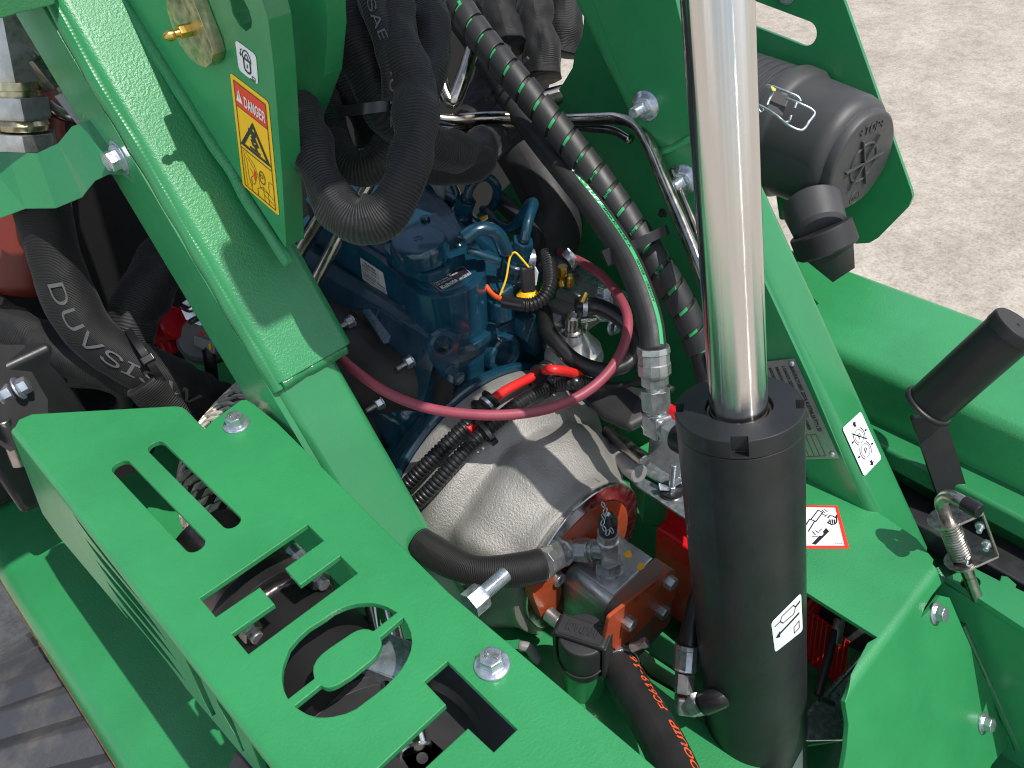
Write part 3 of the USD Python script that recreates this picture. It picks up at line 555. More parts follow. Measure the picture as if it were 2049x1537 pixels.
t.add('pin', cyl(bc + np.array([-.035, -.07, -.018]), bc + np.array([.03, .06, -.018]), .014), 'chrome'); t.add('pin', cyl(bc + np.array([-.01, .02, -.01]), bc + np.array([.05, .035, -.006]), .0045), 'chrome')
t = Thing('slotted_bracket', 'grey steel bracket with a round hole seen through the letter T', 'bracket')
bpz = Pl((0, 0, 1.128), Z)
t.add('plate', plate(bpz, [(800, 1510), (850, 1470), (885, 1500), (905, 1560), (860, 1600)], .012, [Polygon([bpz.flat(bpz.at(845 + 12 * math.cos(a), 1517 + 12 * math.sin(a))) for a in np.linspace(0, 6.28, 20)])]), 'steel'); t.add('riser', plate(Pl((0, 0, 1.122), Z), [(760, 1500), (862, 1440), (872, 1455), (830, 1480), (800, 1515), (770, 1545)], .02), 'black_steel')
# ================================================================== braided hose
def braid(path, r, name, label):
    t = Thing(name, label, 'hose')
    t.add('core', tube(path, r * .985, 36), 'black_strand'); n = 22; pitch = 2 * math.pi * r / n; m = int(path.len / pitch); V, Fc = [], []
    for i in range(m):
        for j in range(n):
            if (i * 1 + j * 1) % 3 == 2: continue
            s0, p0 = (i + .5) * pitch, (j + .5 * (i % 2) * 0) * 2 * math.pi / n; k0 = len(V)
            for da, ds_, up in ((-.62, -.40, 0), (.62, -.40, 0), (.62, .40, 0), (-.62, .40, 0), (-.5, -.36, 1), (.5, -.36, 1), (.5, .36, 1), (-.5, .36, 1)):
                ph = p0 + da * 2 * math.pi / n + ds_ * .25; V.append((s0 + (ds_ + da * .16) * pitch, ph, r * (1.05 if up else .97)))
            Fc += [[k0 + 4, k0 + 5, k0 + 6], [k0 + 4, k0 + 6, k0 + 7]] + [[k0 + a, k0 + (a + 1) % 4, k0 + 4 + (a + 1) % 4] for a in range(4)] + [[k0 + a, k0 + 4 + (a + 1) % 4, k0 + 4 + a] for a in range(4)]
    V = np.array(V); t.add('braid_strand', TM(path.surf(V[:, 0], V[:, 1], V[:, 2]), Fc), 'silver_strand', smooth=False, kind='stuff'); return t
braid(pp([(575, 735, 1.10), (530, 788, 1.03), (475, 845, .975), (432, 910, .925), (420, 985, .89), (442, 1060, .865), (478, 1140, .85), (510, 1230, .85)]), .033, 'braided_hose', 'silver and black braided hose passing under the green cover beside its bolt')
# ================================================================== right tower
XR = .70
t = Thing('loader_tower', 'green leaning loader tower with parking brake sticker, behind the chrome rod', 'loader tower')
rl = Pl((XR, 0, 0), -X, e1=-Y)
t.add('side_plate', plate(rl, [(1184, -2), (1242, 150), (1280, 213), (1342, 367), (1420, 540), (1510, 740), (1600, 935), (1700, 1075), (1760, 1090), (1620, 760), (1527, 560), (1450, 330), (1400, 200), (1330, -90), (1160, -90)], .009, r=.004), 'green_smooth')
r0, r1 = Xp(1527, 568, XR), Xp(1735, 1012, XR); dR = nz((r1 - r0) * [0, 1, 1]); nR = nz(np.cross(X, dR)); nR = nR if nR[1] < 0 else -nR
wr = (on(1598, 500, r0, nR)[0] + on(1808, 1025, r0, nR)[0]) / 2 - XR
t.add('beam', bar(r0 - dR * .75 + X * (wr / 2 + .001) - nR * .034, r1 + dR * .10 + X * (wr / 2 + .001) - nR * .034, X, wr + .002, .080, .014), 'green_smooth')
t.add('weld_bead', tube(Path([rl.at(u, v) - X * .001 for u, v in ((1318, 306), (1345, 296), (1370, 283), (1400, 270), (1450, 255))]), .004, 10), 'weld')
for (u, v), s in (((1293, 211), .0165), ((1371, 357), .0165)):
    p = rl.at(u, v); ax = nz(-X - Y * .12 + Z * .02)
    t.add('flange_nut', cat(lathe(p, ax, [(0, s * .98), (.002, s * 1.0), (.0045, s * .80), (.009, s * .64)], 36), hexn(p + ax * .008, ax, s * .98, .007)), 'zinc'); t.add('bolt_end', stud(p + ax * .012, ax, s * .36, .015), 'zinc')
t.add('small_bolt', bolt(rl.at(1327, 426), -X, .007)[0], 'black_steel')
# sticker on the post
pr = Pl(r0 + nR * .0066, nR)
tp_ = Pl(r0 - nR * -.0065, nR, e1=X)
Q = Quad.flat(tp_, (1685, 857), (1722, 823), (1764, 917), (1729, 954))
st = t.add('brake_sticker', Q.shape(Q.rr(0, 0, 1, 1, .09 * Q.W), .0003), 'white', label='white parking brake sticker')
def arrow(u, v, du, dv, k=1.0): 
    n_ = np.array([-dv * Q.H, du * Q.W]); n_ /= np.linalg.norm(n_); f = lambda a, b: (u + du * a + n_[0] * b / Q.W, v + dv * a + n_[1] * b / Q.H); w_ = .0022 * k
    return Polygon(Q.pts([f(0, -w_ * .5), f(.5, -w_ * .5), f(.5, -w_ * 1.3), f(1, 0), f(.5, w_ * 1.3), f(.5, w_ * .5), f(0, w_ * .5)]))
g = [arrow(.52, .155, 0, -.10, 1.6), arrow(.52, .86, 0, .10, 1.6)]
for vc, inn in ((.345, False), (.64, True)):
    c = Point(.5 * Q.W, vc * Q.H); rr = .20 * Q.W; g.append(c.buffer(rr).difference(c.buffer(rr - .0006)))
    for sg in (-1, 1): 
        a = np.linspace(-.8, .8, 10) + (0 if sg > 0 else math.pi); g.append(LineString([(c.x + rr * 1.28 * math.cos(x), c.y + rr * 1.28 * math.sin(x)) for x in a]).buffer(.0005))
        g.append(arrow(.5 + sg * (.30 if not inn else .42), vc, sg * (.11 if not inn else -.11), 0, .7))
    if not inn: g.append(LineString([(c.x - rr * 1.2, c.y - rr * 1.1), (c.x + rr * 1.2, c.y + rr * 1.1)]).buffer(.0006))
st.sub('brake_symbols', Q.shape(unary_union(g), .0006), 'ink')
st.sub('brake_letters', cat(*[Q.text('P', .43, .57, vc + .05, .10, .0007) for vc in (.345, .64)]), 'ink')
# data plate riveted to the side plate
Q = Quad.flat(Pl((XR - .0030, 0, 0), -X, e1=-Y), (1590, 717), (1680, 917), (1560, 922), (1480, 730))
np_ = t.add('data_plate', cat(Q.shape(Q.rr(0, 0, 1, 1), .0), Q.shape(Q.rr(0, 0, 1, .012), .0003)), 'silver_label', label='silver data plate with rivets')
np_.sub('lettering', cat(Q.text('MANUFACTURER  OGGA AUSTRALIA PTY LTD', .06, .72, .145, .062, .0003, True), Q.text('LOADER SERIAL', .06, .32, .27, .055, .0003, True), Q.text('MANUFACTURE DATE', .06, .38, .39, .055, .0003, True), Q.text('MODEL', .06, .18, .51, .055, .0003, True), Q.text('ENGINE', .06, .19, .63, .055, .0003, True), Q.text('POWER', .60, .70, .29, .05, .0003, True), Q.text('ROC:', .60, .68, .41, .05, .0003, True)), 'ink')
np_.sub('table_lines', Q.shape(unary_union([Q.line([(.75, .2 + .09 * k), (.97, .2 + .09 * k)], .0007) for k in range(8)] + [Q.line([(.75, .2), (.75, .83)], .0007), Q.line([(.97, .2), (.97, .83)], .0007), Q.line([(.44, .2), (.57, .2), (.57, .3), (.44, .3)], .0007, True)]), .0004), 'label_line')
for u, v in ((.045, .085), (.955, .085)): np_.sub('rivet', lathe(Q.fn(u, v)[0], -X, [(0, .0038), (.0012, .0034), (.0024, .002), (.0028, .0006)], 20), 'zinc')
# ================================================================== engine bay wall and floor
t = Thing('engine_bay', 'dark green welded engine bay wall and floor beneath the engine', 'chassis')
wl = Pl((.80, 0, 0), -X, e1=-Y)
t.add('far_wall', plate(wl, [(1196, -120), (1170, 20), (1166, 70), (1150, 108), (1146, 135), (1128, 165), (1100, 205), (1060, 330), (900, 480), (900, 900), (1300, 1300), (1500, 1100), (1480, 300), (1480, -120)], .008), 'green_smooth')
t.add('floor', TM([(.16, -.5, .72), (.86, -.5, .72), (.86, 1.5, .72), (.16, 1.5, .72)], [(0, 1, 2), (0, 2, 3)]), 'green_smooth')
t.add('near_wall', rbox((.262, .55, .86), (.012, 1.5, .28), .003), 'green_smooth')
t.add('cross_member', rbox((.52, .20, .80), (.40, .016, .10), .004), 'green_smooth')
fl = [(1295, 1290), (1306, 1254), (1330, 1253), (1355, 1292), (1358, 1340), (1330, 1330)]
t.add('gusset', plate(Pl(P(1320, 1290, 1.02), nz(VIEW(P(1320, 1290, 1.02)) + Y * .2)), [(1288, 1262), (1296, 1249), (1306, 1248), (1352, 1286), (1356, 1340), (1290, 1300)], .007, r=.003), 'green')
t.add('tab', plate(Pl(P(1330, 1345, 1.05), Z), [(1262, 1278), (1290, 1268), (1300, 1310), (1352, 1345), (1352, 1380), (1300, 1350), (1284, 1330)], .008), 'green')
t.add('mount_block', plate(Zp and Pl((0, 0, .975), Z), [(1262, 905), (1303, 882), (1420, 940), (1420, 1000), (1290, 985)], .06, r=.002), 'green')
t.add('pale_hood', plate(Pl((.79, 0, 0), -X, e1=-Y), [(1073, 308), (1100, 326), (1152, 400), (1120, 392), (1085, 372)], .004), 'green_rough', label='pale sunlit green sheet behind the hoses')
sp_ = Pl((0, 1.26, 0), -Y, e1=X)
single('radiator_shroud', plate(sp_, [(-500, -300), (1100, -300), (1102, 60), (1106, 110), (1100, 165), (1090, 215), (1130, 260), (1130, 420), (900, 700), (600, 1000), (-500, 1100)], .03), 'dark', 'large black shroud closing the far end of the engine bay', 'shroud')
# ================================================================== rear guard plate, side box, ledge
XG = 1.09
t = Thing('guard_plate', 'dark green upright plate with a long slot behind the air cleaner', 'guard plate')
gp = Pl((XG, 0, 0), -X, e1=-Y)
t.add('plate', plate(gp, [(1500, -40), (1676, -40), (1688, 0), (1822, 378), (1826, 394), (1818, 414), (1757, 476), (1740, 486), (1712, 488), (1640, 440), (1560, 440), (1540, 300), (1480, 100)], .006, [stad(gp, (1500, 24), (1612, 67), .0165)], r=.004), 'green_smooth')
t.add('bolt_head', bolt(gp.at(1575, -8), -X, .014)[0], 'zinc')
t = Thing('side_box', 'long green box beam with broad flat top on the far side', 'box beam')
ZB = 1.08; xa = (Zp(1660, 672, ZB)[0] + Zp(2049, 893, ZB)[0]) / 2; xb_ = (Zp(1715, 520, ZB)[0] + Zp(2049, 682, ZB)[0]) / 2
t.add('box', bar(((xa + xb_) / 2, .62, ZB - .19), ((xa + xb_) / 2, -.6, ZB - .19), X, xb_ - xa, .38, .018), 'green')
ZL = .955
t = Thing('side_ledge', 'green ledge with a round pin hole under the spring latch', 'ledge')
lg = Pl((0, 0, ZL), Z)
hole = Polygon([lg.flat(lg.at(1942 + 20 * math.cos(a), 1166 + 14 * math.sin(a))) for a in np.linspace(0, 6.2832, 28)[:-1]])
t.add('top_plate', plate(lg, [(1893, 1155), (1944, 1134), (2001, 1163), (2004, 1152), (2016, 1154), (2034, 1170), (2032, 1176), (2060, 1190), (2200, 1280), (2200, 1350), (2049, 1257)], .008, [hole]), 'green_smooth')
wx = (Zp(1893, 1155, ZL)[0] + Zp(2049, 1257, ZL)[0]) / 2
t.add('inner_wall', TM([(wx + .002, .14, ZL - .009), (wx + .002, -.5, ZL - .009), (wx + .012, -.5, .4), (wx + .012, .14, .4), (wx + .012, .14, ZL - .009), (wx + .012, -.5, ZL - .009)], [(0, 1, 2), (0, 2, 3), (4, 5, 1), (4, 1, 0)]), 'green_smooth')
lw = [P(1800, 950, 1.08), P(1870, 960, 1.06), P(1960, 1150, .985), P(1905, 1165, .985), P(1840, 1095, 1.0)]
t.add('inner_gusset', plate(Pl(lw[0], nz(np.cross(lw[1] - lw[0], lw[2] - lw[0])) * (1 if nz(np.cross(lw[1] - lw[0], lw[2] - lw[0])) @ VIEW(lw[0]) > 0 else -1)), lw, .006), 'green_smooth')
t.add('far_rail', bar((.84, .4, ZL + .03), (.80, -.6, ZL + .03), X, .05, .03, .006), 'green_smooth')
t = Thing('black_channel', 'black steel channel lying beside the green ledge at the right edge', 'channel')
t.add('channel', bar((.80, .35, ZL - .02), (.765, -.5, ZL - .02), X, .05, .03, .003), 'black_steel'); t.add('rib', bar(P(1995, 1140, 1.0), P(2049, 1105, 1.02), Z, .012, .01, .001), 'black_steel')
# ================================================================== battery cover
ZV = 1.0; t = Thing('battery_cover', 'green folded battery cover with corrosive warning sticker', 'cover')
vp = Pl((0, 0, ZV), Z)
b0, b1 = vp.at(1747, 1270), vp.at(1874, 1133)
al = math.radians(62); nP = nz((0, -math.sin(al), math.cos(al)))
yb_ = (b0[1] + b1[1]) / 2; RBc = .012
A0 = np.array([0, yb_, ZV])
top_ = Polygon(vp.pix([(1480, 1130), (1560, 1152)]) + [vp.flat((b0[0], yb_, ZV)), vp.flat((b1[0], yb_, ZV))] + vp.pix([(1868, 1120), (1834, 1078), (1700, 985), (1605, 925), (1500, 860)])).buffer(0)
def bend2(v, h):
    x, d = v[:, 0], v[:, 1]; ph = np.clip(d / RBc, 0, al); ex = np.maximum(d - RBc * al, 0)
    y = yb_ - np.where(d < 0, d, 0) - (RBc + h) * np.sin(ph) - ex * math.cos(al); z = ZV - RBc + (RBc + h) * np.cos(ph) - ex * math.sin(al)
    return np.stack([x, y, z], 1)
def v2(pt): q = vp.map(pt)[0]; return (q[0], yb_ - q[1])
def p2(u, v):
    q0_ = np.array([0, yb_ - RBc * math.sin(al), ZV - RBc + RBc * math.cos(al)]); q = on(u, v, q0_, nP); return (q[0], RBc * al + (q - q0_) @ np.array([0, -math.cos(al), -math.sin(al)]))
tg_ = Polygon([v2(q) for q in top_.exterior.coords]).buffer(0).intersection(sbox(-9, -9, 9, 0))
lo_ = Polygon([(b0[0], -1e-6), (b1[0], -1e-6), p2(1878, 1150), p2(1884, 1168), p2(1866, 1190), p2(1850, 1215), p2(1842, 1238), p2(1860, 1222), p2(1882, 1192), p2(1900, 1196), p2(1928, 1262), p2(2022, 1470), p2(2018, 1490), p2(1985, 1530), p2(1960, 1580), p2(1680, 1580), p2(1694, 1500), p2(1698, 1450), p2(1691, 1405), p2(1712, 1350), p2(1752, 1285)]).buffer(0)
fu = unary_union([tg_.buffer(1e-6), lo_.buffer(1e-6)]); cu = [-9] + list(np.linspace(0, RBc * al, 8)) + [9]
from shapely.affinity import scale as ascale
t.add('panel', sheet([ascale(fu.intersection(sbox(-9, cu[i], 9, cu[i + 1])), 1, -1, origin=(0, 0)) for i in range(len(cu) - 1)], lambda v, h: bend2(v * [1, -1], h), .005), 'green')
pq = lambda u, v: bend2(np.array([p2(u, v)]), 0.)[0]
for u, v in ((1872, 1226), (1967, 1446)): bolt_part(t, pq(u, v), nP, .0152, ang=.4)
t.add('weld_bead', weld_bead(P(1872, 1135, 1.0), P(1935, 1290, .975), .006, 4), 'green_smooth'); t.add('weld_bead', weld_bead(Xp(1925, 1250, wx), Xp(2038, 1500, wx + .008), .004, 5), 'green_smooth')
Q = Quad.flat(Pl((0, 0, ZV + .0003), Z), (1580, 1010), (1676, 1012), (1700, 1098), (1560, 1098))
st = t.add('corrosive_sticker', Q.shape(Q.rr(0, 0, 1, 1), .0), 'sign_red', label='red bordered white corrosive warning sticker')
st.sub('white_field', Q.shape(Q.rr(.05, .055, .935, .935), .0003), 'white')
g = [Q.poly([(.46, .90), (.52, .97 - .05), (.745, .62), (.70, .54)]).difference(Q.ell(.60, .66, .05, .06))]
for a, b, c_, d_ in ((.49, .37, .63, .15), (.36, .60, .47, .36)):
    ax_ = np.array([c_ - a, d_ - b]); n_ = np.array([-ax_[1], ax_[0]]) / np.linalg.norm(ax_) * .05; g.append(LineString(Q.pts([(a + n_[0], b + n_[1]), (c_ + n_[0], d_ + n_[1]), (c_ - n_[0], d_ - n_[1]), (a - n_[0], b - n_[1])])).buffer(.0006))
for a in ([(.66, .12), (.72, .19)], [(.70, .10), (.77, .16)], [(.64, .2), (.72, .25)], [(.70, .28), (.76, .22)], [(.47, .62), (.52, .70)], [(.52, .60), (.58, .66)], [(.46, .74), (.56, .74)], [(.58, .62), (.63, .56)]): g.append(Q.line(a, .0009))
hand = [(.76, .30), (.80, .25), (.86, .26), (.90, .30), (.93, .24), (.90, .40), (.86, .45), (.80, .46), (.74, .42), (.78, .38)]
g.append(LineString(Q.pts(hand)).buffer(.0007)); g += [Q.line([(.78 + .03 * k, .34), (.755 + .035 * k, .44)], .001) for k in range(4)]
st.sub('warning_symbol', Q.shape(unary_union(g), .0006), 'ink'); st.sub('part_number', Q.text('R 00987', .80, .93, .90, .02, .0006), 'print_grey')
# ================================================================== battery and hold-down
t = Thing('battery', 'bright red battery with stepped lid, half hidden behind the black cylinder', 'battery')
ZT = .955; ta, tb = Zp(1332, 1017, ZT), Zp(1319, 1030, ZT)
bx0 = Zp(1330, 1016, ZT)[0]; by1 = Zp(1330, 1016, ZT)[1]
t.add('lid', rbox((bx0 + .045, by1 - .095, ZT - .018), (.085, .19, .036), .004), 'red_plastic')
xs = Zp(1302, 1049, ZT - .028)[0]
t.add('case', rbox(((xs + bx0 + .09) / 2, by1 - .095 - .002, ZT - .028 - .08), (bx0 + .09 - xs, .20, .16), .005), 'red_plastic')
for k in range(9):
    q = P(1620 + 9 * k, 1222 + 7 * k, .98); t.add('rib', bar(q, q + np.array([-.01, -.012, -.075]), X, .0035, .012, .0008), 'red_plastic')
t.add('case_end', rbox(P(1610, 1215, 1.02), (.10, .04, .10), .004), 'red_plastic', label='dark red battery end under the green cover')
t = Thing('battery_bracket', 'zinc slotted hold-down bracket with bolt and wing nut, left of the black cylinder', 'bracket')
ZK = .985; kp = Pl((0, 0, ZK), Z)
t.add('plate', plate(kp, [(1264, 954), (1267, 945), (1300, 920), (1350, 955), (1420, 1010), (1420, 1065), (1360, 1030), (1268, 967)], .003, [stad(kp, (1287, 951), (1330, 974), .0036)], r=.002), 'zinc')
ku = Pl(kp.at(1299, 921), nz((0.75, .0, .9)) * 1, e1=Y)
vv = [kp.at(1297, 920), kp.at(1360, 962)]; up = np.array([.020, .012, .026])
t.add('upright', hullpts([vv[0], vv[1], vv[1] + up, vv[0] + up], .0012), 'zinc_dull')
wc = kp.at(1343, 985); t.add('rubber_washer', lathe(wc, Z, [(0, .0150), (.004, .0155), (.006, .0145)], 40), 'rubber_gloss')
t.add('wing_nut', cat(hexn(wc + Z * .006, Z, .010, .006), hullpts([wc + np.array([-.004, .0, .007]), wc + np.array([-.015, .006, .013]), wc + np.array([-.012, .010, .017]), wc + np.array([-.003, .004, .010])], .0012), hullpts([wc + np.array([.004, -.0, .007]), wc + np.array([.015, -.006, .013]), wc + np.array([.012, -.001, .017]), wc + np.array([.003, .002, .010])], .0012)), 'zinc')
t.add('hold_down_bolt', stud(wc + Z * .006, Z + X * .02, .0040, .042), 'zinc')
# ================================================================== lift cylinder
t = Thing('lift_cylinder', 'tall black hydraulic lift cylinder with thick chrome rod', 'hydraulic cylinder')
CT = P(1478, 812, .70); CA = nz(R @ camray(1630, 3700)); CR = px(CT, 127); RRd = px(CT, 57)
t.add('barrel', lathe(CT + CA * .018, CA, [(0, CR * .985), (.0015, CR * .993), (.60, CR * .993)], 96), 'black_steel', smooth=40)
import manifold3d as m3
def man(x): return m3.Manifold(m3.Mesh(np.asarray(x.vertices, np.float32), np.asarray(x.faces, np.uint32)))
def unman(x): q = x.to_mesh(); return TM(q.vert_properties[:, :3], q.tri_verts)
gl = man(lathe(CT, CA, [(0, CR * .985), (.0012, CR), (.0168, CR), (.0172, CR * .985)], 96)) - man(cyl(CT - CA * .01, CT + CA * .012, RRd * 1.17, 64, 0))
e1, e2 = frame(CA); vdir = nz(VIEW(CT) - CA * (VIEW(CT) @ CA)); vs = np.cross(CA, vdir)
for k in range(4):
    a = k * math.pi / 2 + .02; dr = vdir * math.cos(a) + vs * math.sin(a)
    gl = gl - man(rbox(CT + dr * CR * .98 + CA * .004, (CR * .26, CR * .26, .022), .0003, (dr, np.cross(CA, dr), CA)))
t.add('gland', unman(gl), 'black_steel', smooth=40)
t.add('rod', lathe(CT + CA * .012, -CA, [(0, RRd), (.9, RRd)], 128), 'chrome', smooth=60)
t.add('wiper_ring', tube(Path([CT + CA * .0055 + (vdir * math.cos(a) + vs * math.sin(a)) * RRd * 1.085 for a in np.linspace(0, 2 * math.pi, 50)]), .0017, 12), 'raw_steel')
def cfn(tl, tr, br, bl, lift=.0004):
    q = [np.array(x, float) for x in (tl, tr, br, bl)]
    def fn(u, v):
        p = q[0] * (1 - u) * (1 - v) + q[1] * u * (1 - v) + q[2] * u * v + q[3] * (1 - u) * v; a, n_ = on_cyl(p[0], p[1], CT, CA, CR * .993 + lift); return a, n_
    return Quad(fn, .036, .034, .004)
Q = cfn((1543, 1246), (1603.0, 1186), (1606.5, 1262), (1551, 1306))
st = t.add('float_sticker', Q.shape(Q.rr(0, 0, 1, 1, .003), 0), 'white', label='white cylinder symbol sticker on the barrel')
g = [Q.line([(.10, .22), (.28, .22)], .0009), LineString(Q.pts([(.28, .22), (.34, .12), (.72, .12), (.80, .22), (.72, .36), (.36, .34), (.28, .22)])).buffer(.0004), Q.line([(.80, .22), (.95, .18)], .0016), Q.line([(.16, .56), (.9, .46)], .0018), Q.poly([(.08, .58), (.24, .48), (.22, .66)]), Q.line([(.70, .72), (.88, .66), (.88, .84), (.70, .88)], .0007, True)]
st.sub('symbol', Q.shape(unary_union(g), .0003), 'ink')
Q = cfn((1585, 1537), (1606, 1498), (1607, 1590), (1588, 1590)); t.add('lower_sticker', Q.shape(Q.rr(0, 0, 1, 1), 0), 'white_dull', label='pale blue-white sticker at the barrel foot')
t.add('pin_punch', cat(*[lathe(on_cyl(u, v, CT, CA, CR * .993)[0], on_cyl(u, v, CT, CA, CR)[1], [(0, .0006), (.0002, .0005)], 8) for u, v in ((1380, 1080), (1382, 1087), (1385, 1084), (1383, 1093))]), 'ink')
# ================================================================== lever
t = Thing('brake_lever', 'black hand lever with thick round grip above the green box beam', 'lever')
g0, g1 = P(1858, 812, .935), P(2018, 668, .86); ga = nz(g1 - g0); gr = px(g0, 46)
t.add('grip', cat(lathe(g0, ga, [(0, gr * .9), (.003, gr * .98), (.006, gr), (np.linalg.norm(g1 - g0), gr * 1.0), (np.linalg.norm(g1 - g0) + .001, gr * .99)], 48)), 'grip')
ge = g1 + ga * .001; t.add('grip_end', lathe(ge, ga, [(0, gr * 1.03), (.010, gr * 1.03), (.0125, gr * .97)], 48), 'grip', label='flat grip end with a small centre hole'); t.add('end_hole', lathe(ge + ga * .0126, ga, [(0, .0022), (.0003, .0020)], 16), 'dark')
t.add('grip_collar', tube(Path([g0 + gr * 1.0 * (frame(ga)[0] * math.cos(a) + frame(ga)[1] * math.sin(a)) for a in np.linspace(0, 2 * math.pi, 40)]), .0035, 10), 'grip')
lv = [P(1824, 838, .945), P(1893, 838, .94), P(1990, 1158, 1.02), P(1966, 1158, 1.025), P(1905, 1080, 1.01)]
ln_ = nz(np.cross(lv[1] - lv[0], lv[2] - lv[0])); ln_ = ln_ if ln_ @ VIEW(lv[0]) > 0 else -ln_
t.add('flat_bar', plate(Pl(lv[0], ln_), lv, .010, r=.003), 'black_steel')
# ================================================================== spring latch
t = Thing('spring_latch', 'stainless spring-loaded pull pin in its bracket above the round hole', 'latch')
k0, k1 = P(1884, 1012, 0.8692), P(1946, 1172, 0.9072); ka = nz(k1 - k0); kr = px(k0, 13)
hook = Path([k0 + ka * .10, k0 + ka * .05, k0 + ka * .012, P(1884, 1004, 0.8598), P(1894, 993, 0.8502), P(1908, 995, 0.8407), P(1938, 1011, 0.8284)], step=.002)
t.add('pull_pin', tube(hook, kr, 24), 'steel'); t.add('pin_tip', cyl(k0 + ka * .08, k1 + ka * .02, kr * .95), 'steel')
c0, c1 = P(1928, 1006, 0.8322), P(1961, 1024, 0.8189); t.add('rubber_cap', lathe(c0, c1 - c0, [(0, kr * 1.12), (.002, kr * 1.22), (np.linalg.norm(c1 - c0) - .002, kr * 1.22), (np.linalg.norm(c1 - c0), kr * 1.1)], 32), 'rubber_gloss')
kn = -ka; f1 = k0 + ka * .016; f2 = k0 + ka * .075
sd_ = nz(np.cross(ka, VIEW(k0))); sd_ = sd_ if (R.T @ sd_)[0] > 0 else -sd_; fw = np.cross(sd_, ka); fw = fw if fw @ VIEW(k0) > 0 else -fw
for f, nm in ((f1, 'upper_leaf'), (f2, 'lower_leaf')):
    pl_ = Pl(f, kn, e1=sd_); g = Point(0, 0).buffer(.0185).union(Polygon([(-.0, -.0185), (.034, -.008), (.034, .016), (.0, .0185)])); g = g if np.cross(kn, sd_) @ fw < 0 else ascale(g, 1, -1, origin=(0, 0))
    t.add(nm, sheet([g], lambda v, h: pl_.map(v, h), .0026), 'steel')
bk = hullpts([f1 + sd_ * .034 - fw * .012, f1 + sd_ * .034 + fw * .006, f2 + sd_ * .034 - fw * .012, f2 + sd_ * .034 + fw * .006], .0013); t.add('back_plate', bk, 'steel')
sp = lambda s: f1 + ka * (.004 + s * .052); rs = kr * 1.42
t.add('spring', tube(Path([sp(a / (2 * math.pi * 15)) + rs * (sd_ * math.cos(a) + fw * math.sin(a)) for a in np.linspace(0, 2 * math.pi * 15, 15 * 16)], step=.0012), kr * .26, 8), 'steel')
for f in (f1 + ka * .018, f2 - ka * .016): t.add('screw', cat(hexn(f + sd_ * .028 + fw * .002, nz(fw - sd_ * .3), .0085, .005), cyl(f + sd_ * .028 + fw * .006, f + sd_ * .028 + nz(fw - sd_ * .3) * .014, .0028, 16)), 'zinc')
t.add('split_pin', tube(pp([(1931, 1118, 0.8788), (1936, 1124, 0.8740), (1934, 1130, 0.8740), (1940, 1133, 0.8740), (1945, 1129, 0.8759)], step=.001), .0012, 8), 'zinc')
# ================================================================== air cleaner
t = Thing('air_cleaner', 'large dark grey ribbed air cleaner canister with wire clip', 'air cleaner')
AC = P(1727, 325, 1.085); AA = nz((-.13, -.985, -.03)); AR = px(AC, 118)
t.add('end_cover', lathe(AC, -AA, [(0, AR * .80), (.004, AR * .86), (.014, AR * .875), (.016, AR * .93), (.022, AR * 1.0), (.032, AR * 1.03), (.10, AR * 1.07), (.106, AR * 1.10), (.112, AR * 1.16), (.128, AR * 1.17), (.132, AR * 1.10)], 96), 'canister', smooth=50)
t.add('body', lathe(AC - AA * .128, -AA, [(0, AR * 1.10)] + [x for k in range(5) for x in ((.012 + k * .014, AR * 1.10), (.0135 + k * .014, AR * 1.06), (.0155 + k * .014, AR * 1.06), (.017 + k * .014, AR * 1.10))] + [(.2, AR * 1.08)], 96), 'canister', smooth=50)
ae1 = nz(Z - AA * (Z @ AA)); ae2 = np.cross(ae1, AA)
if (R.T @ ae2)[0] < 0: ae2 = -ae2
F_ = lambda x, y, l=0.: AC + ae2 * x * AR + ae1 * y * AR + AA * l
rel = t.add('face_relief', cat(*[bar(F_(-.50 * math.cos(a), -.50 * math.sin(a), .001), F_(.50 * math.cos(a), .50 * math.sin(a), .001), ae1 * math.cos(a) - ae2 * math.sin(a), .0028, .006, .0008) for a in (.05, 1.0, 2.0)], tm(tube(Path([F_(.34 * math.cos(a), .34 * math.sin(a), .0) for a in np.linspace(0, 6.2832, 40)]), .0022, 8))), 'canister')
t.add('lettering', text_on(lambda x, y, l: F_(x, y, l), '+TOP+', -.34, .34, .55, .15, True, .0014, .0), 'canister', label='raised TOP lettering')
t.add('recycling_mark', cat(text_on(lambda x, y, l: F_(x, y, l), 'ABS', -.07, .07, -.70, .05, True, .001, .0), tm(tube(Path([F_(.12 * math.cos(a), -.67 + .12 * math.sin(a)) for a in np.linspace(0, 6.2832, 24)], step=.002), .0008, 6))), 'canister')
vq = P(1641, 458, 1.075); va = nz(P(1668, 528, 1.083) - vq)
t.add('dust_outlet', cyl(P(1622, 405, 1.10), vq + va * .004, AR * .50, 40, r1=AR * .44), 'canister')
dv = t.add('dust_valve', lathe(vq, va, [(0, AR * .50), (.002, AR * .52), (.028, AR * .52), (.031, AR * .48)], 48), 'rubber')
q1, q2, q3 = P(1610, 508, 1.085), P(1700, 480, 1.065), None
de = nz(P(1712, 535, 1.07) - P(1665, 566, 1.085)); dc = (P(1712, 535, 1.07) + P(1665, 566, 1.085)) / 2
ring = [vq + va * .026 + AR * .43 * (frame(va)[0] * math.cos(a) + frame(va)[1] * math.sin(a)) for a in np.linspace(0, 6.2832, 30)[:-1]]
dv.sub('duck_bill', hullpts(ring + [dc + de * .016 - va * .0, dc - de * .016, dc + de * .016 + VIEW(dc) * .004, dc - de * .016 + VIEW(dc) * .004]), 'rubber')
cd = 1.0
wr_ = lambda *q: tube(Path([P(u, v, d) for u, v, d in q], step=.002), .0016, 10)
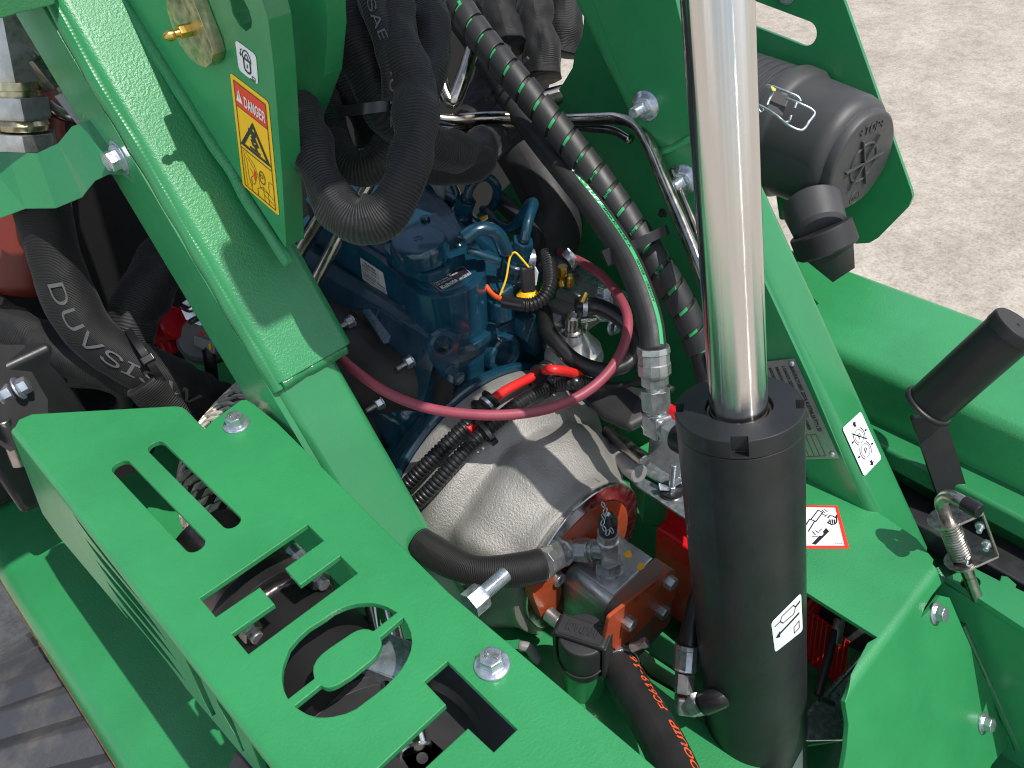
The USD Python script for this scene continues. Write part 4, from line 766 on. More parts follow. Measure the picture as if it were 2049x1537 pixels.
clip = cat(*[tm(x) for x in (wr_((1535, 171, .99), (1545, 173, .985), (1575, 184, .978), (1598, 195, .975), (1602, 203, .975)), wr_((1512, 208, .99), (1530, 216, .985), (1555, 232, .978), (1572, 245, .976), (1580, 241, .976)), wr_((1574, 197, .982), (1598, 206, .974), (1630, 225, .972), (1620, 242, .970), (1605, 260, .970), (1580, 252, .972), (1555, 232, .980)), wr_((1536, 172, .99), (1546, 184, .99), (1540, 198, .99), (1535, 210, .99)), wr_((1514, 208, .99), (1522, 224, .99), (1530, 214, .99)), wr_((1594, 206, .974), (1590, 217, .974)), wr_((1580, 241, .974), (1583, 231, .974)))])
t.add('wire_clip', clip, 'zinc'); t.add('clip_tag', hullpts([P(1543, 174, .984), P(1554, 177, .983), P(1550, 182, .983), P(1546, 181, .983)], .0008), 'yellow'); t.add('clip_catch', hullpts([P(1550, 185, .998), P(1577, 197, .993), P(1563, 232, .993), P(1535, 218, .998)], .002), 'canister')
t.add('inlet_pipe', cyl(AC - AA * .20, AC - AA * .32, AR * .55, 40), 'canister'); 
# ================================================================== bell housing, engine
CX, CZ = .475, .925; BA = -Y; BP = np.array([CX - .004, .60, CZ + .004])
def ribs(t, r, th):
    k = np.clip((t - .075) / .03, 0, 1) * np.clip((.165 - t) / .02, 0, 1); d = 0
    for a in (.35, 1.75, 2.5): d += math.exp(-((th - a + math.pi) % (2 * math.pi) - math.pi) ** 2 / .012)
    q = np.array([math.cos(th) * 3, math.sin(th) * 3, t * 30]); return r + (.008 * d * k + .004 * (meshkit.fbm(q + 20, 3) - .5) if r > .02 else 0)
t = Thing('bell_housing', 'rough cast grey aluminium bell housing between the blue engine and the pump', 'bell housing')
cst = lathe(BP, BA, [(0, .176), (.010, .1765), (.016, .175), (.03, .1745), (.05, .173), (.065, .168), (.075, .158), (.082, .147), (.090, .141), (.10, .1425), (.115, .140), (.135, .128), (.15, .117), (.162, .109), (.170, .106), (.178, .1055), (.182, .104)], 128, rfun=ribs)
kv = np.clip(((BP - np.asarray(cst.vertices))[:, 1]) * 1.0, 0, .3); kk_ = np.clip((kv - .03) / .14, 0, 1); cst.vertices = np.asarray(cst.vertices) + np.c_[-.021 * kk_, 0 * kk_, .030 * kk_]; t.add('casting', cst, 'cast_alu', smooth=50)
FP = np.array([CX - .019, .600 - .183, CZ + .036])
t.add('machined_face', lathe(FP + Y * .002, BA, [(0, .098), (.006, .098), (.007, .097), (.0075, .078), (.0045, .0775)], 96), 'machined')
def bigbolt(t, u, v, d, ax, s, mt='zinc', **kw): return bolt_part(t, P(u, v, d), ax, s, mt=mt, **kw)
t = Thing('engine', 'dark blue painted diesel engine with round oil cap and printed labels', 'engine')
# plate between block and bell
t.add('back_plate', lathe(BP + Y * .0135, BA, [(0, .182), (.004, .184), (.010, .184), (.0125, .182)], 96), 'engine_blue')
yF = .625
t.add('flange_ring', lathe(BP + Y * .045, BA, [(0, .150), (.010, .168), (.022, .172), (.030, .170)], 96), 'engine_cast')
fp_ = Pl((0, yF, 0), -Y, e1=X)
t.add('crankcase', rbox((.50, yF + .22, .92), (.24, .42, .36), .02), 'engine_blue')
t.add('cylinder_head', plate(fp_, [(850, 905), (848, 800), (862, 745), (880, 690), (905, 668), (962, 668), (1000, 640), (1040, 632), (1085, 640), (1092, 690), (1090, 720), (1082, 752), (1082, 800), (1000, 870)], .42, r=.006), 'engine_cast')
t.add('head_flange', plate(Pl((0, 0, 1.150), Z), [(795, 640), (815, 600), (840, 610), (855, 670), (890, 702), (908, 704), (960, 676), (990, 660), (1030, 640), (1070, 612), (1050, 580), (1000, 560), (900, 560)], .024, r=.004), 'engine_blue')
# boss and corner block at the right end
t.add('end_boss', plate(Pl((0, yF - .022, 0), -Y, e1=X), [(1050, 640), (1078, 632), (1090, 652), (1092, 690), (1086, 708), (1072, 716), (1066, 700), (1058, 690), (1050, 680)], .04, r=.004), 'engine_cast')
plg = Yp(1000, 704, yF)
t.add('plug_ring', lathe(plg + Y * .004, -Y, [(0, .0275), (.013, .0268), (.0155, .0250), (.0158, .0195), (.0125, .0190), (.0120, .0165), (.002, .0160)], 56), 'engine_blue')
ey = Pl((0, yF - .020, 0), -Y, e1=X)
ring = Polygon([ey.flat(ey.at(887 + 19 * math.cos(a), 691 + 19 * math.sin(a))) for a in np.linspace(0, 6.2832, 30)[:-1]])
t.add('lifting_eye', plate(ey, [(862, 700), (861, 688), (868, 673), (882, 663), (899, 661), (912, 668), (918, 684), (919, 720), (917, 745), (912, 760), (900, 765), (886, 755), (866, 722)], .006, [ring], r=.003), 'engine_blue')
p = ey.at(902, 747); t.add('eye_bolt', bolt(p, nz(-Y), .0165, .3, False, .8, .0115)[0], 'engine_blue')
# rocker cover
ZR = 1.228
cov = [(610, 400), (640, 440), (685, 474), (755, 517), (800, 552), (815, 572), (836, 588), (865, 596), (895, 594), (930, 585), (955, 570), (969, 552), (972, 532), (966, 505), (935, 458), (900, 415), (840, 350), (730, 260)]
rp_ = Pl((0, 0, ZR), Z)
t.add('rocker_cover', plate(rp_, cov, .085, r=.010), 'engine_blue')
skirt = Polygon(rp_.pix(cov)).buffer(.008).buffer(-.0).simplify(.0008)
t.add('cover_flange', sheet([skirt], lambda v, h: Pl((0, 0, 1.152), Z).map(v, h) if False else np.c_[rp_.map(v, 0)[:, :2], np.full(len(v), 1.158 + h)], .010), 'engine_blue')
t.add('cover_crown', sheet([Polygon(rp_.pix(cov)).buffer(-.010)], lambda v, h: rp_.map(v, h + .003), .006), 'engine_blue')
z2 = Pl((0, 0, 1.243), Z)
t.add('cap_base', plate(z2, [(764, 474), (770, 500), (795, 522), (838, 545), (858, 550), (880, 543), (930, 508), (935, 485), (915, 462), (880, 432), (830, 415), (785, 430)], .018, r=.008), 'engine_blue')
cpz = Zp(840, 496, 1.256); t.add('cap', lathe(cpz, Z, [(-.012, .0345), (.004, .0345), (.009, .0330), (.0115, .0305), (.012, .006), (.0105, .004), (.0105, .001)], 64), 'engine_blue', smooth=40)
t.add('cap_stem', lathe(cpz + Z * .0112, Z, [(0, .0065), (.0012, .0055), (.0016, .003)], 20), 'engine_blue')
for u, v in ((777, 478), (852, 533), (918, 492), (851, 440)):
    q = z2.at(u, v); t.add('cap_screw', cat(lathe(q, Z, [(0, .0062), (.0035, .0060), (.0048, .0045), (.005, .001)], 24)), 'engine_blue')
t.add('cover_bridge', tube(pp([(925, 478, .93), (950, 462, .93), (975, 458, .935), (995, 470, .945), (1012, 505, .965)], step=.003), lambda s: .0105, 20, flat=.8), 'engine_blue')
t.add('cover_bridge', tube(pp([(935, 500, .95), (965, 510, .955), (1000, 522, .965)], step=.003), .005, 14), 'engine_blue')
t.add('part_code', text_line(z2, (922, 478), (942, 466), '5H 0-7', .006), 'white_dull')
# labels
Q = Quad.flat(Pl((0, 0, ZR + .0034), Z), (856, 564), (927, 532), (945, 548), (882, 584))
lb = t.add('black_label', Q.shape(Q.rr(0, 0, 1, 1, .0006), 0), 'ink', label='black label with white lettering on the cover top')
lb.sub('lettering', cat(Q.text('Kubota', .08, .56, .93, .26, .0003, True), Q.text('CAT E20-D  P-0028', .06, .60, .20, .10, .0003), Q.text('FAM. E-900D . KUB103', .06, .74, .38, .10, .0003), Q.text('TYP. D902-ET01', .06, .52, .56, .10, .0003), Q.text('MADE', .62, .72, .93, .10, .0003), Q.text('CE-BD', .78, .94, .93, .12, .0003)), 'white')
lb.sub('border_line', Q.shape(unary_union([Q.line([(.02, .02), (.98, .02), (.98, .98), (.02, .98)], .0004, True), Q.line([(.75, .78), (.97, .78), (.97, .96), (.75, .96)], .0004, True)]), .0003), 'white_dull')
xs_ = Zp(755, 517, ZR)[0] - .0005
Q = Quad.flat(Pl((xs_, 0, 0), -X, e1=-Y), (721, 514), (780, 554), (783, 598), (726, 558))
lb = t.add('white_label', Q.shape(Q.rr(0, 0, 1, 1, .002), .0006), 'white_dull', label='white engine data label on the cover side')
lb.sub('lettering', cat(Q.text('Kubota', .14, .52, .20, .11, .0009, True), Q.text('ENGINE FAMILY', .08, .60, .34, .07, .0009), Q.text('DISPL. 0.898 L', .08, .60, .46, .07, .0009), Q.text('D902  ET01', .08, .52, .60, .07, .0009), Q.text('IMPORTANT EMISSION', .08, .92, .74, .07, .0009), Q.text('CONFORMS TO STAGE V', .08, .92, .86, .07, .0009)), 'ink')
lb.sub('box_line', Q.shape(unary_union([Q.line([(.06, .26), (.62, .26), (.62, .64), (.06, .64)], .0004, True), Q.line([(.06, .67), (.94, .67), (.94, .92), (.06, .92)], .0004, True)]), .0009), 'ink')
# bosses with bolts round the cover
for (u, v, z, zb) in ((816, 622, 1.172, 1.10), (1001, 597, 1.185, 1.160)):
    p = Zp(u, v, z); t.add('bolt_boss', lathe(p - Z * (z - zb), Z, [(0, .0165), (z - zb - .004, .0165), (z - zb, .0140)], 32), 'engine_blue'); t.add('cover_bolt', bolt(p, Z, .0135, .2, True, .75)[0], 'engine_blue')
t.add('head_block', rbox(Zp(825, 672, 1.10) + np.array([.0, .05, -.03]), (.05, .14, .09), .006), 'engine_cast')
t.add('side_rail', bar(Zp(775, 585, 1.165), Zp(640, 480, 1.165) , X, .018, .020, .005), 'engine_blue')
t.add('side_block', rbox(Zp(700, 600, 1.08) + np.array([0, 0, -.03]), (.07, .22, .10), .012), 'engine_cast')
for u, v in ((676, 560), (712, 588), (650, 545)):
    q = Zp(u, v, 1.12); t.add('side_boss', lathe(q - Z * .04, Z, [(0, .020), (.036, .020), (.042, .016)], 28), 'engine_blue')
t.add('gasket_tab', plate(Pl(P(770, 680, .98), nz(VIEW(P(770, 680, .98)) + Z * .5)), [(724, 620), (740, 618), (782, 672), (778, 685), (768, 688)], .006), 'engine_cast')
# injectors and pipes on the far side
def injector(u, v, u2, v2, d, k=1.0):
    b, tp = P(u, v, d), P(u2, v2, d - .05); a = nz(tp - b); ln = np.linalg.norm(tp - b)
    q = t.add('injector', lathe(b, a, [(0, .014 * k), (ln * .42, .014 * k), (ln * .44, .0155 * k), (ln * .56, .0155 * k), (ln * .58, .0125 * k), (ln * .64, .0125 * k)], 32), 'engine_blue')
    q.sub('union_nut', hexn(b + a * ln * .64, a, .0235 * k, ln * .34, .3), 'engine_blue'); q.sub('gland_tip', lathe(b + a * ln * .97, a, [(0, .0075 * k), (ln * .06, .0065 * k), (ln * .1, .005 * k)], 20), 'engine_blue'); return tp
t1 = injector(1018, 580, 1048, 478, 1.02, 1.05); t2 = injector(912, 458, 935, 398, 1.12, .95); t3 = injector(860, 400, 872, 362, 1.2, .9)
t.add('injector_pipe', tube(pp([(1049, 482, .965), (1054, 455, .96), (1061, 430, .965), (1068, 408, .975), (1060, 408, .995), (1046, 430, 1.02), (1025, 455, 1.04), (1005, 452, 1.06), (975, 425, 1.10)], step=.002), .0062, 18), 'engine_blue')
t.add('injector_pipe', tube(pp([(934, 398, 1.065), (940, 375, 1.06), (955, 358, 1.06), (975, 354, 1.07), (992, 370, 1.08), (993, 395, 1.10), (982, 418, 1.11), (965, 420, 1.12)], step=.002), .0062, 18), 'engine_blue')
t.add('injector_pipe', tube(pp([(895, 392, 1.12), (915, 400, 1.11), (900, 360, 1.13), (880, 352, 1.15)], step=.002), .0055, 16), 'engine_blue')
t.add('manifold_rail', tube(pp([(860, 380, 1.2), (930, 455, 1.12), (985, 500, 1.08), (1060, 560, 1.05)], step=.004), .022, 24), 'engine_blue')
t.add('intake_bracket', rbox(P(990, 560, 1.03), (.06, .09, .03), .004), 'engine_cast')
t.add('glow_lead', tube(pp([(1010, 445, 1.06), (1030, 458, 1.05), (1055, 480, 1.04), (1075, 500, 1.03)], step=.003), .0028, 10), 'rubber')
t.add('glow_terminal', hullpts([P(960, 437, 1.08), P(975, 431, 1.08), P(976, 437, 1.08), P(965, 444, 1.08)], .0012), 'brass')
t.add('pale_hose', tube(pp([(850, 345, 1.15), (870, 362, 1.14), (885, 385, 1.13), (893, 400, 1.13)], step=.003), .0085, 16), 'grey_plastic')
# ================================================================== exhaust manifold
t = Thing('exhaust_manifold', 'dark brown cast exhaust manifold bolted to the side of the blue engine', 'manifold')
t.add('runner', tube(pp([(640, 640, 1.10), (690, 690, 1.06), (730, 735, 1.03), (780, 765, 1.015), (830, 770, 1.02), (880, 770, 1.04)]), lambda s: .034 + .012 * math.sin(min(1, s / .16) * 2.6), 40), 'cast_iron')
t.add('flange', plate(Pl(P(845, 760, .99), nz(-X * .9 + Z * .25)), [(838, 735), (850, 712), (870, 702), (884, 712), (890, 790), (884, 832), (870, 848), (850, 830), (838, 790)], .014, r=.004), 'cast_iron')
t.add('flange', plate(Pl(P(730, 650, 1.03), nz(-X * .9 + Z * .3)), [(690, 640), (702, 618), (722, 622), (760, 668), (756, 690), (730, 690), (700, 672)], .014, r=.004), 'cast_iron')
t.add('heat_pipe', tube(pp([(655, 700, 1.10), (690, 770, 1.07), (730, 830, 1.06), (740, 900, 1.06)]), .030, 28), 'cast_iron')
for u, v, d in ((706, 642, 1.015), (824, 722, .985), (764, 805, .985)):
    ax = nz(-X + Y * .05 - Z * .0); q = P(u, v, d); bolt_part(t, q, ax, .0125, name='nut', washer=.0085, flange=False, ang=.4)
    t.add('stud', stud(q + ax * .009, ax, .0038, .014), 'steel')
# ================================================================== pump
t = Thing('gear_pump', 'aluminium gear pump with orange end plates behind the black breather cap', 'pump')
PY = FP[1] - .004
ff = Pl((0, PY - .014, 0), -Y, e1=X)
t.add('front_plate', cat(lathe(FP + Y * .001, BA, [(0, .0765), (.0075, .0765)], 64), plate(ff, [(1066, 1192), (1069, 1165), (1085, 1148), (1112, 1146), (1125, 1180), (1110, 1240), (1084, 1238)], .012, r=.004)), 'primer_red', label='orange-red front mounting plate')
zt = (lambda q: q[2])(Yp(1142, 1130, PY - .02)) ; zt = .990
tq = [Zp(1142, 1132, zt), Zp(1220, 1198, zt), Zp(1311, 1121, zt), Zp(1247, 1068, zt)]
xa_, xb2 = (tq[0][0] + tq[1][0]) / 2, (tq[2][0] + tq[3][0]) / 2; ya_ = (tq[1][1] + tq[2][1]) / 2
t.add('pump_body', bar(((xa_ + xb2) / 2 - .006, PY - .012, zt - .052), ((xa_ + xb2) / 2 - .006, ya_, zt - .052), X, xb2 - xa_ + .012, .104, .016), 'pump_alu')
t.add('port_land', rbox(((xa_ + xb2) / 2, (PY + ya_) / 2 - .006, zt), (xb2 - xa_ - .006, PY - ya_ - .014, .003), .001), 'pump_alu')
t.add('end_plate', bar(((xa_ + xb2) / 2 - .004, ya_ - .0005, zt - .055), ((xa_ + xb2) / 2 - .004, ya_ - .024, zt - .055), X, xb2 - xa_ + .020, .114, .014), 'primer_worn', label='scuffed brown and orange end plate')
eb = Pl((0, ya_ - .024, 0), -Y, e1=X)
t.add('end_face', plate(eb, [(1215, 1232), (1335, 1140), (1350, 1160), (1345, 1195), (1232, 1300), (1205, 1280)], .004, r=.004, lift=.003), 'primer_red')
for u, v in ((1247, 1238), (1330, 1158), (1314, 1216), (1242, 1304)): bolt_part(t, eb.at(u, v) - Y * .003, -Y, .0142, mt='zinc_dull', flange=False, h=.75, ang=.5)
t.add('casting_mark', text_line(Pl((0, ya_ - .0273, 0), -Y), (1268, 1205), (1312, 1168), '0571 95', .006, lift=0), 'primer_red')
for u, v, d in ((1097, 1228, .93), (1100, 1146, .925)): 
    q = P(u, v, d); t.add('socket_screw', cat(lathe(q, -Y, [(0, .0085), (.016, .0085), (.017, .008), (.0172, .0045), (.012, .0040)], 28)), 'zinc_dull')
for u, v in ((1257, 1110), (1283, 1135)): 
    q = Zp(u, v, zt + .0019); t.add('paint_dab', sheet([Point(0, 0).buffer(.0045).union(Point(.003, .002).buffer(.003))], lambda w, h: q + w[:, :1] * X + w[:, 1:] * Y + h * Z, .0004), 'yellow_dot')
# outlet tee with test point
t = Thing('outlet_fitting', 'zinc hydraulic tee with capped test point standing on the pump', 'fitting')
tb_ = Zp(1217, 1134, zt + .0015); ta_ = nz(Z - X * .02)
s_ = .001 * 1.0
t.add('port_nut', cat(lathe(tb_, ta_, [(0, .0165), (.002, .0168)], 36), hexn(tb_ + ta_ * .002, ta_, .0275, .013, .2)), 'zinc_dull')
t.add('tee_body', rbox(tb_ + ta_ * .030, (.019, .019, .032), .002, (nz((.8, -.6, 0)), nz((.6, .8, 0)), Z)), 'zinc_dull')
tw_ = P(1150, 1100, .925); tc_ = tb_ + ta_ * .029; td = nz(tw_ - tc_)
t.add('side_branch', lathe(tc_, td, [(0, .0105), (.016, .0095), (.0165, .0125), (.019, .0125), (.0195, .0105), (.021, .0105), (.0215, .0125), (.024, .0125)], 32), 'zinc_dull')
t.add('swivel_nut', hexn(tc_ + td * .024, td, .0235, .017, .3), 'zinc_dull'); t.add('hose_collar', lathe(tc_ + td * .041, td, [(0, .0095), (.003, .0095), (.004, .0115), (.010, .0115), (.011, .0105)], 32), 'zinc_dull')
t.add('adapter', lathe(tb_ + ta_ * .046, ta_, [(0, .0125), (.003, .0125), (.004, .0105), (.012, .0105), (.013, .0115), (.016, .0115)], 32), 'zinc_dull')
t.add('test_cap', lathe(tb_ + ta_ * .058, ta_, [(0, .0098), (.003, .0105), (.004, .0100), (.012, .0100), (.013, .0104), (.022, .0104), (.0285, .0062), (.031, .0058), (.0315, .003)], 32), 'black_steel', label='black test point cap')
t.add('ball_tip', trimesh.creation.icosphere(2, .0032).apply_translation(tb_ + ta_ * .090), 'zinc')
lk = [tb_ + ta_ * .087 + nz(VIEW(tb_)) * .008 - R[:, 0] * .006]
ch = [(1207, 1010), (1211, 1022), (1208, 1034), (1206, 1046), (1209, 1058), (1216, 1066), (1224, 1062)]
for i, (u, v) in enumerate(ch): 
    q = P(u, v, depth(tb_) - .065); rr_ = .0022; e1_ = R[:, 1] * .9 + R[:, 0] * (.3 if i % 2 else -.3); e2_ = R[:, 2] * .6 + R[:, 0] * .7; t.add('chain_link', tm(tube(Path([q + (e1_ * math.cos(a) * 1.5 + e2_ * math.sin(a)) * rr_ for a in np.linspace(0, 6.2832, 14)], step=.0008), .0006, 6)), 'zinc')
# pump delivery hose
hp = pp([(840, 1085, .90), (890, 1118, .88), (945, 1140, .865), (1010, 1143, .86), (1058, 1137, .865), (1086, 1129, .87)])
t = Thing('delivery_hose', 'short black sleeved hose running from the green tower to the pump tee', 'hose')
t.add('sleeve', tube(hp, lambda s: .0170 + .0010 * math.sin(s * 60), 36, wob=.05, seed=1), 'sleeve_fine')
fa, fb2 = hp.c[-1], tc_ + td * .050; fd_ = nz(fb2 - fa); fl_ = np.linalg.norm(fb2 - fa)
t.add('ferrule', lathe(fa - fd_ * .006, fd_, [(0, .0165), (.012, .0165), (.014, .0148), (fl_ * .75, .0148), (fl_ * .8, .0165), (fl_ + .002, .0155), (fl_ + .006, .012)], 10), 'zinc_dull', smooth=10)
# ================================================================== fuel filter
t = Thing('fuel_filter', 'silver capped fuel filter with bolts and hose stubs right of the engine', 'filter')
fz = 1.135; fc_ = Zp(1147, 662, fz); fr = px(fc_, 60)
t.add('head_cap', lathe(fc_ - Z * .045, Z, [(0, fr), (.006, fr * 1.02), (.009, fr), (.012, fr * .95), (.018, fr * .94), (.022, fr * .80), (.026, fr * .76), (.030, fr * .62), (.036, fr * .58), (.040, fr * .50), (.045, fr * .42)], 64), 'alu_cap', smooth=45)
t.add('bowl', lathe(fc_ - Z * .047, -Z, [(0, fr * .96), (.004, fr * .99), (.007, fr * .93), (.055, fr * .9), (.07, fr * .7)], 48), 'black_plastic')
t.add('seal_ring', lathe(fc_ - Z * .050, -Z, [(0, fr * .98), (.0015, fr * 1.0), (.003, fr * .98)], 48), 'zinc')
t.add('post', lathe(fc_ - Z * .004, Z, [(0, fr * .46), (.006, fr * .40), (.008, .0105), (.026, .0100), (.029, .007)], 32), 'machined')
q = Zp(1108, 652, fz); t.add('boss', lathe(q - Z * .03, Z, [(0, .016), (.026, .0135), (.028, .012)], 28), 'steel'); t.add('bleed_bolt', hexn(q - Z * .002, Z, .020, .014, .2), 'steel')
hb = Zp(1172, 598, fz + .004)
t.add('mount_head', rbox(hb - Z * .02 + Y * .01, (.075, .055, .035), .006), 'cast_alu'); t.add('mount_web', rbox(hb + np.array([-.012, .012, .0]), (.012, .05, .012), .003), 'cast_alu')
q = Zp(1209, 588, fz + .008); t.add('mount_boss', lathe(q - Z * .025, Z, [(0, .014), (.025, .0135)], 28), 'steel'); bolt_part(t, q, Z, .0175, flange=False, washer=.0125, ang=.1)
t.add('mount_plug', lathe(Zp(1152, 586, fz + .001), Z, [(0, .0135), (.003, .0130), (.004, .011)], 28), 'zinc_dull'); t.add('paint_mark', lathe(Zp(1199, 598, fz + .0018), Z, [(0, .0075), (.0005, .0072)], 20), 'print_orange')
zb_ = Pl(Zp(1180, 560, fz - .002), Z); t.add('bracket', plate(zb_, [(1134, 544), (1166, 532), (1200, 552), (1256, 586), (1262, 640), (1200, 640), (1150, 600)], .003), 'zinc')
t.add('hose_barb', cyl(fc_ + Z * .014 + nz((.8, -.35, 0)) * .006, fc_ + Z * .012 + nz((.8, -.35, 0)) * .03, .0055), 'machined')
t.add('hose_clamp', band(P(1170, 612, 1.0), R[:, 1] * 1.0, R[:, 2], .0118, .0118, .006, .001), 'zinc'); t.add('clamp_screw', cyl(P(1164, 606, .985), P(1172, 586, .985), .0045, 20), 'brass')
t.add('side_bolt', bolt(P(1225, 655, 1.12), -Y + Z * .3, .014, 0, True)[0], 'zinc')
t = Thing('fuel_hose', 'black rubber fuel hose looping round the silver fuel filter', 'hose')
t.add('hose', tube(pp([(1153, 611, 1.005), (1190, 612, .998), (1225, 626, .992), (1258, 655, .985), (1273, 690, .978), (1262, 722, .972), (1235, 738, .97), (1195, 740, .97), (1150, 722, .975), (1118, 692, .985), (1096, 660, 1.0), (1090, 625, 1.03)]), .0098, 32), 'rubber_gloss')
# ================================================================== hoses with printed green stripe
t = Thing('striped_hose', 'thick black hydraulic hose with printed green stripe and crimped zinc end', 'hose')
sh = pp([(840, -70, 1.14), (893, 8, 1.10), (945, 82, 1.06), (1003, 174, 1.02), (1066, 264, .98), (1140, 357, .94), (1205, 441, .905), (1255, 520, .875), (1288, 600, .855), (1302, 650, .85), (1308, 705, .845)]); sr = .0136
t.add('hose', tube(sh, sr, 40), 'rubber')
def stripe(path, r, s0, s1, dphi, w):
    S = np.arange(s0, s1, .004); return grid(lambda s, x: path.surf(np.array(s), np.array(path.viewphi(s) + dphi + x), np.array(r * 1.012)), S, np.linspace(-w, w, 5))
def hose_text(path, r, tx, s0, s1, dphi, h, bold=True):
    return text_on(lambda x, y, l: path.surf(np.array(x), np.array(path.viewphi(x) + dphi + y / r), np.array(r * 1.018 + l)), tx, s0, s1, -h / 2, h, bold, .0002, .0)
sgn = 1 if (R.T @ (sh.surf(np.array(.3), np.array(sh.viewphi(.3) + .5), np.array(sr)) - sh.at(.3)[0]))[0] > 0 else -1
D = sgn * .72
t.add('stripe', stripe(sh, sr, .09, sh.len - .005, D, .17), 'stripe_green')
tsg = sgn
def ht(path, r, tx, s0, s1, dphi, h):
    return text_on(lambda x, y, l: path.surf(np.array(x), np.array(path.viewphi(x) + dphi + sgn * y / r), np.array(r * 1.022 + l)), tx, s0, s1, -h / 2, h, True, .0002, .0)
sof = lambda u, v: sh.s[int(np.argmin([(uvof(c)[0] - u) ** 2 + (uvof(c)[1] - v) ** 2 for c in sh.c]))]
for tx, a, b, hh_, m_ in (('6/10/SUD', (1010, 165), (1062, 240), .0036, 'white'), ('DURA-TUFF', (1130, 330), (1200, 425), .0040, 'white'), ('2/2ND', (1082, 268), (1108, 305), .0030, 'ink'), ('MSHA IC-84/88-A', (1212, 430), (1262, 510), .0026, 'ink'), ('NAVIGE - USE/OXY', (1272, 535), (1296, 610), .0026, 'ink')):
    t.add('printing', ht(sh, sr, tx, sof(*a), sof(*b), D, hh_), m_)
fe0, fe1 = sh.c[-1] - sh.t[-1] * .004, P(1310, 752, .855)
fdn = nz(fe1 - fe0); fl = np.linalg.norm(fe1 - fe0)
t.add('ferrule', lathe(fe0, fdn, [(-.002, .0170), (.004, .0176), (.005, .0166), (fl * .5, .0166), (fl * .52, .0174), (fl * .9, .0174), (fl, .0150)], 12), 'zinc_dull', smooth=10)
f2_ = fe0 + fdn * fl; t.add('nut', cat(hexn(f2_, fdn, .0245, .011, .2), lathe(f2_ + fdn * .011, fdn, [(0, .010), (.004, .010)], 24)), 'zinc_dull'); t.add('nut', hexn(f2_ + fdn * .015, fdn, .0265, .023, .1), 'zinc_dull')
f3 = f2_ + fdn * .038; t.add('thread', lathe(f3, fdn, [(0, .0105), (.002, .0115), (.004, .0105), (.006, .0115), (.009, .0105)], 24), 'zinc_dull')
eb0 = f3 + fdn * .017; er = nz(P(1352, 885, .835) - P(1300, 858, .87))
t.add('elbow', rbox(eb0 - er * .0, (.026, .022, .026), .003, (er, np.cross(er, fdn), fdn)), 'zinc_dull'); t.add('elbow_mark', hullpts([P(1283, 852, .85), P(1294, 866, .85), P(1290, 866, .85)], .0003), 'steel')
t.add('elbow_branch', lathe(eb0 + er * .010, er, [(0, .0105), (.008, .0105), (.0085, .0125), (.012, .0125)], 28), 'zinc_dull'); t.add('branch_nut', hexn(eb0 + er * .022, er, .0255, .013, .3), 'zinc_dull')
t.add('branch_sleeve', cyl(eb0 + er * .035, eb0 + er * .075, .0165, 36), 'rubber_gloss')
t = Thing('spiral_hose', 'black hydraulic hose in a spiral plastic guard showing green print in the gaps', 'hose')
wh = pp([(880, -60, .98), (922, 18, .965), (968, 82, .95), (1022, 148, .935), (1085, 222, .93), (1150, 300, .93), (1214, 382, .925), (1272, 464, .92), (1325, 545, .915), (1372, 628, .92), (1402, 700, .93), (1420, 770, .94)]); wr2 = .0132
t.add('hose', tube(wh, wr2, 36), 'rubber')
t.add('stripe', stripe(wh, wr2 * 1.005, .06, wh.len - .04, -sgn * .1, .42), 'stripe_green')
nt = 20; s0_ = .055; pit = (wh.len - .085) / nt; V, Fc = [], []; K = 26; ro = wr2 * 1.30
for i in range(nt * K + 1):
    ph = -sgn * i * 2 * math.pi / K; s = s0_ + pit * i / K; base = wh.viewphi(s)
    for ds_, rr in ((-.43 * pit, ro * .96), (-.40 * pit, ro), (.36 * pit, ro * .97), (.40 * pit, ro * .93), (.40 * pit, wr2 * 1.03), (-.43 * pit, wr2 * 1.05)): V.append((s + ds_, ph, rr))
for i in range(nt * K):
    for j in range(6): a, b = i * 6 + j, i * 6 + (j + 1) % 6; Fc += [[a, a + 6, b + 6], [a, b + 6, b]]
V = np.array(V); t.add('spiral_guard', TM(wh.surf(V[:, 0], V[:, 1], V[:, 2]), Fc), 'black_plastic', smooth=45)
for k, tx in ((9, 'VAL'), (10, '8N'), (11, '6Y'), (13, 'UE'), (15, 'ON')): t.add('printing', ht(wh, wr2 * 1.012, tx, s0_ + pit * (k + .42), s0_ + pit * (k + .60), -sgn * .1, .006), 'ink')
# ties round the two hoses
def pairtie(name, label, u, v, d, du, dv, ra, rb_, w, head=None):
    tt = Thing(name, label, 'cable tie', 'black cable ties'); c = P(u, v, d); a = nz(P(u + du, v + dv, d) - c); k = VIEW(c); k = nz(k - a * (k @ a)); tt.add('strap', band(c, a, k, ra, rb_, w, .0016), 'tie')
    if head is not None:
        q = c + a * ra * head[0] + k * rb_ * head[1]; tt.add('tie_head', rbox(q, (.009, .010, w * 1.7), .0012, (a, k, np.cross(a, k))), 'tie')
    return tt
pairtie('cable_tie', 'wide black tie clasping striped and spiral hoses, its head towards the fuel filter', 1274, 488, .893, 60, -28, .036, .0205, .0105, (-1.0, .5))
pairtie('cable_tie', 'thin black tie round striped and spiral hoses near the top', 1014, 158, .965, 62, -62, .034, .0200, .004)
